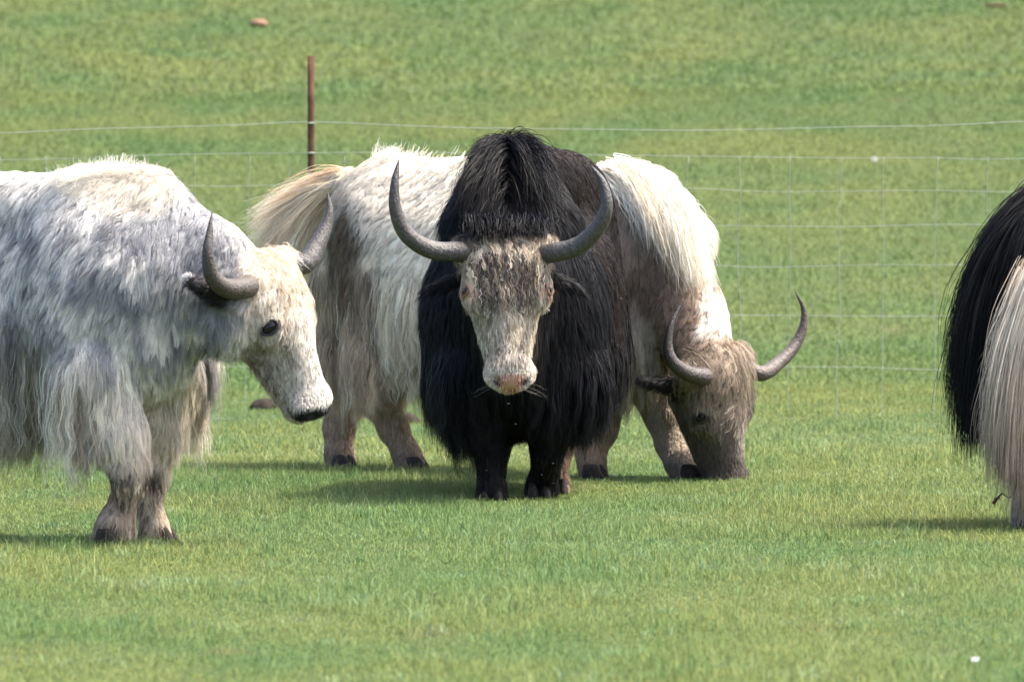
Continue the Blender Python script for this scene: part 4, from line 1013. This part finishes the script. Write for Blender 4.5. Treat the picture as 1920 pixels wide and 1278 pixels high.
# ---------------------------------------------------------------- fence
M_WIRE = plain('galvanised_wire', (.31, .34, .30), .6, .3, .2)
M_POST = plain('rusty_steel', (.075, .036, .024), .85, .2, 0, 18, (.13, .065, .04))
M_ORANGE = plain('orange_plastic', (.75, .16, .06), .6)
FY = 45.0
root = empty('wire_fence', (W(583, 790, FY)[0], FY, 0))
tag(root, 'pale wire mesh livestock fence with one rusty post crossing behind the herd', 'fence')
def polytube(pts, r, m=6, n=None):
    path = catmull(pts, n or len(pts)*5); return tube(path, np.full(len(path), r), m)
def wires(name, lines, r, mat, m=5):
    vs, qs, ts, o = [], [], [], 0
    for ln in lines:
        v, (q, t) = polytube(ln, r, m); vs.append(v); qs.append(q+o); ts.append(t+o); o += len(v)
    return mesh_obj(name, np.concatenate(vs), [np.concatenate(qs), np.concatenate(ts)], mat, root)
rg = np.random.default_rng(9)
def hline(yl, ym, yr, wob, sag=0):
    xs_ = np.array([-2900, -2400, -1900, -1400, -900, -500, -200, 0, 150, 300, 450, 583, 740, 900, 1100, 1300, 1440, 1600, 1740, 1830, 1920, 2100, 2500, 2900, 3400, 3900, 4400])
    yy = np.interp(xs_, [-900, 0, 583, 900, 1440, 1740, 1920, 2900], [yl, yl, ym, ym+8*sag, yr+5*sag, yr-4*sag, yr-12*sag, yr])
    return [W(a, b + rg.normal(0, wob), FY + rg.normal(0, .01)) for a, b in zip(xs_, yy)]
wires('top_wire', [hline(248, 231, 240, 1.6, 1)], .0018, M_WIRE)
rows = [(300, 286, 296, 1.5), (355, 345, 358, 2), (420, 412, 423, 2), (500, 492, 499, 2), (592, 585, 591, 2), (692, 686, 690, 2), (790, 786, 792, 2)]
L_ = [hline(a, b, c, w_) for a, b, c, w_ in rows]
for x in np.arange(-2870, 4400, 92.5):
    x = x + rg.normal(0, 5); sl_ = rg.normal(-8, 5)
    L_.append([W(x + sl_*k/6 + rg.normal(0, 2), [294, 357, 422, 498, 590, 690, 791][k], FY + .004) for k in range(7)])
wires('wire_mesh', L_, .0015, M_WIRE)
# angle-iron post
def post(px, top, base=793):
    a = W(px, top, FY-.02); b = W(px, base, FY-.02); x, y = a[0], a[1]; t, l = .006, .036
    sec = [(-l/2, 0), (l/2, 0), (l/2, t), (-l/2+t, t), (-l/2+t, l), (-l/2, l)]
    n = 8; vs = []
    for k in range(n):
        z = -.3 + (a[2] + .3)*k/(n-1)
        vs += [(x+sx, y+sy, z) for sx, sy in sec]
    m = 6; i, j = np.meshgrid(np.arange(n-1), np.arange(m), indexing='ij')
    q = np.stack([i*m+j, i*m+(j+1) % m, (i+1)*m+(j+1) % m, (i+1)*m+j], -1).reshape(-1, 4)
    e = (n-1)*m
    q = np.vstack([q, [[e, e+1, e+2, e+3], [e, e+3, e+4, e+5], [3, 2, 1, 0], [5, 4, 3, 0]]])
    po = mesh_obj('post', np.array(vs), q, M_POST, root, smooth=False)
    for zz in (231, 287, 790):
        c = W(px, zz, FY-.024)
        blob('wire_tie', c, (.021, .006, .005), M_WIRE if zz < 700 else M_ORANGE, root, seg=10)
    return po
post(583, 105)
post(-640, 108); post(2560, 100); post(-1850, 104); post(3700, 106)
# ---------------------------------------------------------------- small things on the meadow
def lump(name, c, r, mat, seed, label, cat):
    rg_ = np.random.default_rng(seed)
    ob = blob(name, np.zeros(3), r, mat, None, seg=28)
    me = ob.data; n = len(me.vertices); co = np.zeros(n*3, dtype=f32); me.vertices.foreach_get('co', co); co = co.reshape(-1, 3)
    co *= (.75 + .55*fbm(co + seed, 2.2/max(r), seed))[:, None]
    me.vertices.foreach_set('co', co.ravel()); me.update(); ob.location = c
    return tag(ob, label, cat)
def on_ground(px, py):
    """where the sight line through px, py meets the meadow"""
    Ys = np.linspace(22, 200, 6000); d = W(px, py, 1.0); d = (d - V(0, 0, CAMZ))
    Z = CAMZ + d[2]*Ys; g = gz(d[0]*Ys, Ys); k = np.argmax(Z <= g)
    return V(d[0]*Ys[k], Ys[k], g[k])
M_ROCK = plain('reddish_rock', (.13, .07, .045), .95, .1, 0, 5, (.18, .11, .07))
M_DUNG = plain('dry_dung', (.018, .015, .012), .95, .1, 0, 30, (.035, .03, .022))
M_EARTH = plain('bare_red_earth', (.12, .09, .055), .95, .1, 0, 4, (.15, .085, .055))
M_PETAL = plain('white_petal', (.8, .8, .78), .6)
M_WING = plain('fly_wing', (.30,.30,.30), .4)
M_TWIG = plain('dark_twig', (.035, .02, .016), .8, .2)
c = on_ground(485, 49); lump('rock', c + V(0, 0, .02), (.095, .2, .045), M_ROCK, 3, 'flat orange-red rock lying high on the hillside', 'rock')
c = on_ground(1865, 12); lump('earth_mound', c + V(0, 0, .01), (.12, .5, .012), M_EARTH, 4, 'low mound of bare reddish earth in the top right corner', 'earth mound')
c = on_ground(497, 768); lump('dung_pile', c + V(0, 0, .01), (.085, .09, .05), M_DUNG, 5, 'dark dry dung pile in the grass below the fence, by the grey yak\'s muzzle', 'dung')
c = on_ground(740, 796); lump('dung_pile', c + V(0, .2, .0), (.12, .10, .07), M_DUNG, 6, 'dark dry dung pile behind the cream yak\'s hind leg', 'dung')
def flower(px, py, s, label, seed, stem=.05):
    c = on_ground(px, py); rg_ = np.random.default_rng(seed)
    r = empty('flower', c); tag(r, label, 'flower')
    hd = c + V(0, 0, stem); vs, fs, o = [], [], 0
    for k in range(12):
        a = k*6.283/12; dirn = V(math.cos(a)*.8, math.sin(a)*.8, .25 + .5*(k % 2)); sd2 = V(-math.sin(a), math.cos(a), 0)
        for kk, (rr_, ww) in enumerate(((.15, .10), (.6, .22), (1, .06))):
            vs += [hd + dirn*rr_*s + sd2*ww*s, hd + dirn*rr_*s - sd2*ww*s]
        fs += [[o, o+1, o+3, o+2], [o+2, o+3, o+5, o+4]]; o += 6
    mesh_obj('petals', np.array(vs), np.array(fs), M_PETAL, r)
    blob('flower_centre', hd + V(0, 0, .1*s), (s*.3, s*.3, s*.22), M_PETAL, r, seg=12)
    vv, ff = tube(np.array([c, c + V(.002, 0, stem*.5), hd]), np.array([.0015]*3), 5); mesh_obj('stem', vv, ff, plain('stem_green', (.10, .16, .05)), r)
flower(1828, 1272, .020, 'small white flower low in the grass at the bottom right', 1)
flower(1640, 322, .045, 'white flower on the slope behind the fence, below the second wire', 2, .08)
def twig(name, pts, rads, label, cat='twig'):
    r = None; vs, qs, ts, o = [], [], [], 0
    for p_, r_ in zip(pts, rads):
        path = catmull(p_, 9); v, (q, t) = tube(path, np.linspace(r_, r_*.4, 9), 6); vs.append(v); qs.append(q+o); ts.append(t+o); o += len(v)
    ob = mesh_obj(name, np.concatenate(vs), [np.concatenate(qs), np.concatenate(ts)], M_TWIG)
    return tag(ob, label, cat)
c = on_ground(814, 1124)
twig('twig', [[c, c+V(.0, 0, .018), c+V(.012, 0, .024)], [c+V(-.014, 0, .014), c+V(0, 0, .020), c+V(.016, 0, .017)], [c+V(.004,0,.018), c+V(.010, 0, .006), c+V(.012,0,.0)]], [.004, .003, .002], 'tiny dark twig lying in the foreground grass below the black yak')
Yt = 33.3
twig('twig', [[W(1862, 944, Yt), W(1870, 934, Yt), W(1879, 924, Yt)], [W(1864, 936, Yt), W(1872, 932, Yt), W(1876, 936, Yt)], [W(1879, 924, Yt), W(1893, 932, Yt), W(1904, 915, Yt), W(1908, 880, Yt)]], [.008, .004, .0022], 'dark twig caught in the thigh hair of the right-hand yak')
# flies on and around the black bull
for k, (px, py, Y) in enumerate([(953, 757, 35.2), (967, 795, 35.7), (1037, 869, 35.9), (1016, 890, 35.9), (1038, 906, 35.9), (1158, 648, 36.3), (1125, 675, 36.2), (1053, 402, 36.2), (912, 882, 35.9), (1165, 560, 36.35), (1088, 520, 36.3)]):
    c = W(px, py, Y); r = empty('fly', c); tag(r, 'tiny pale-winged fly hovering by the black yak', 'fly', 'flies around the black yak')
    blob('body', c, (.0020, .0014, .0014), M_TWIG, r, seg=8)
    for g in (-1, 1): blob('wing', c + V(g*.0018, 0, .0016), (.0015, .0006, .0011), M_WING, r, seg=8)
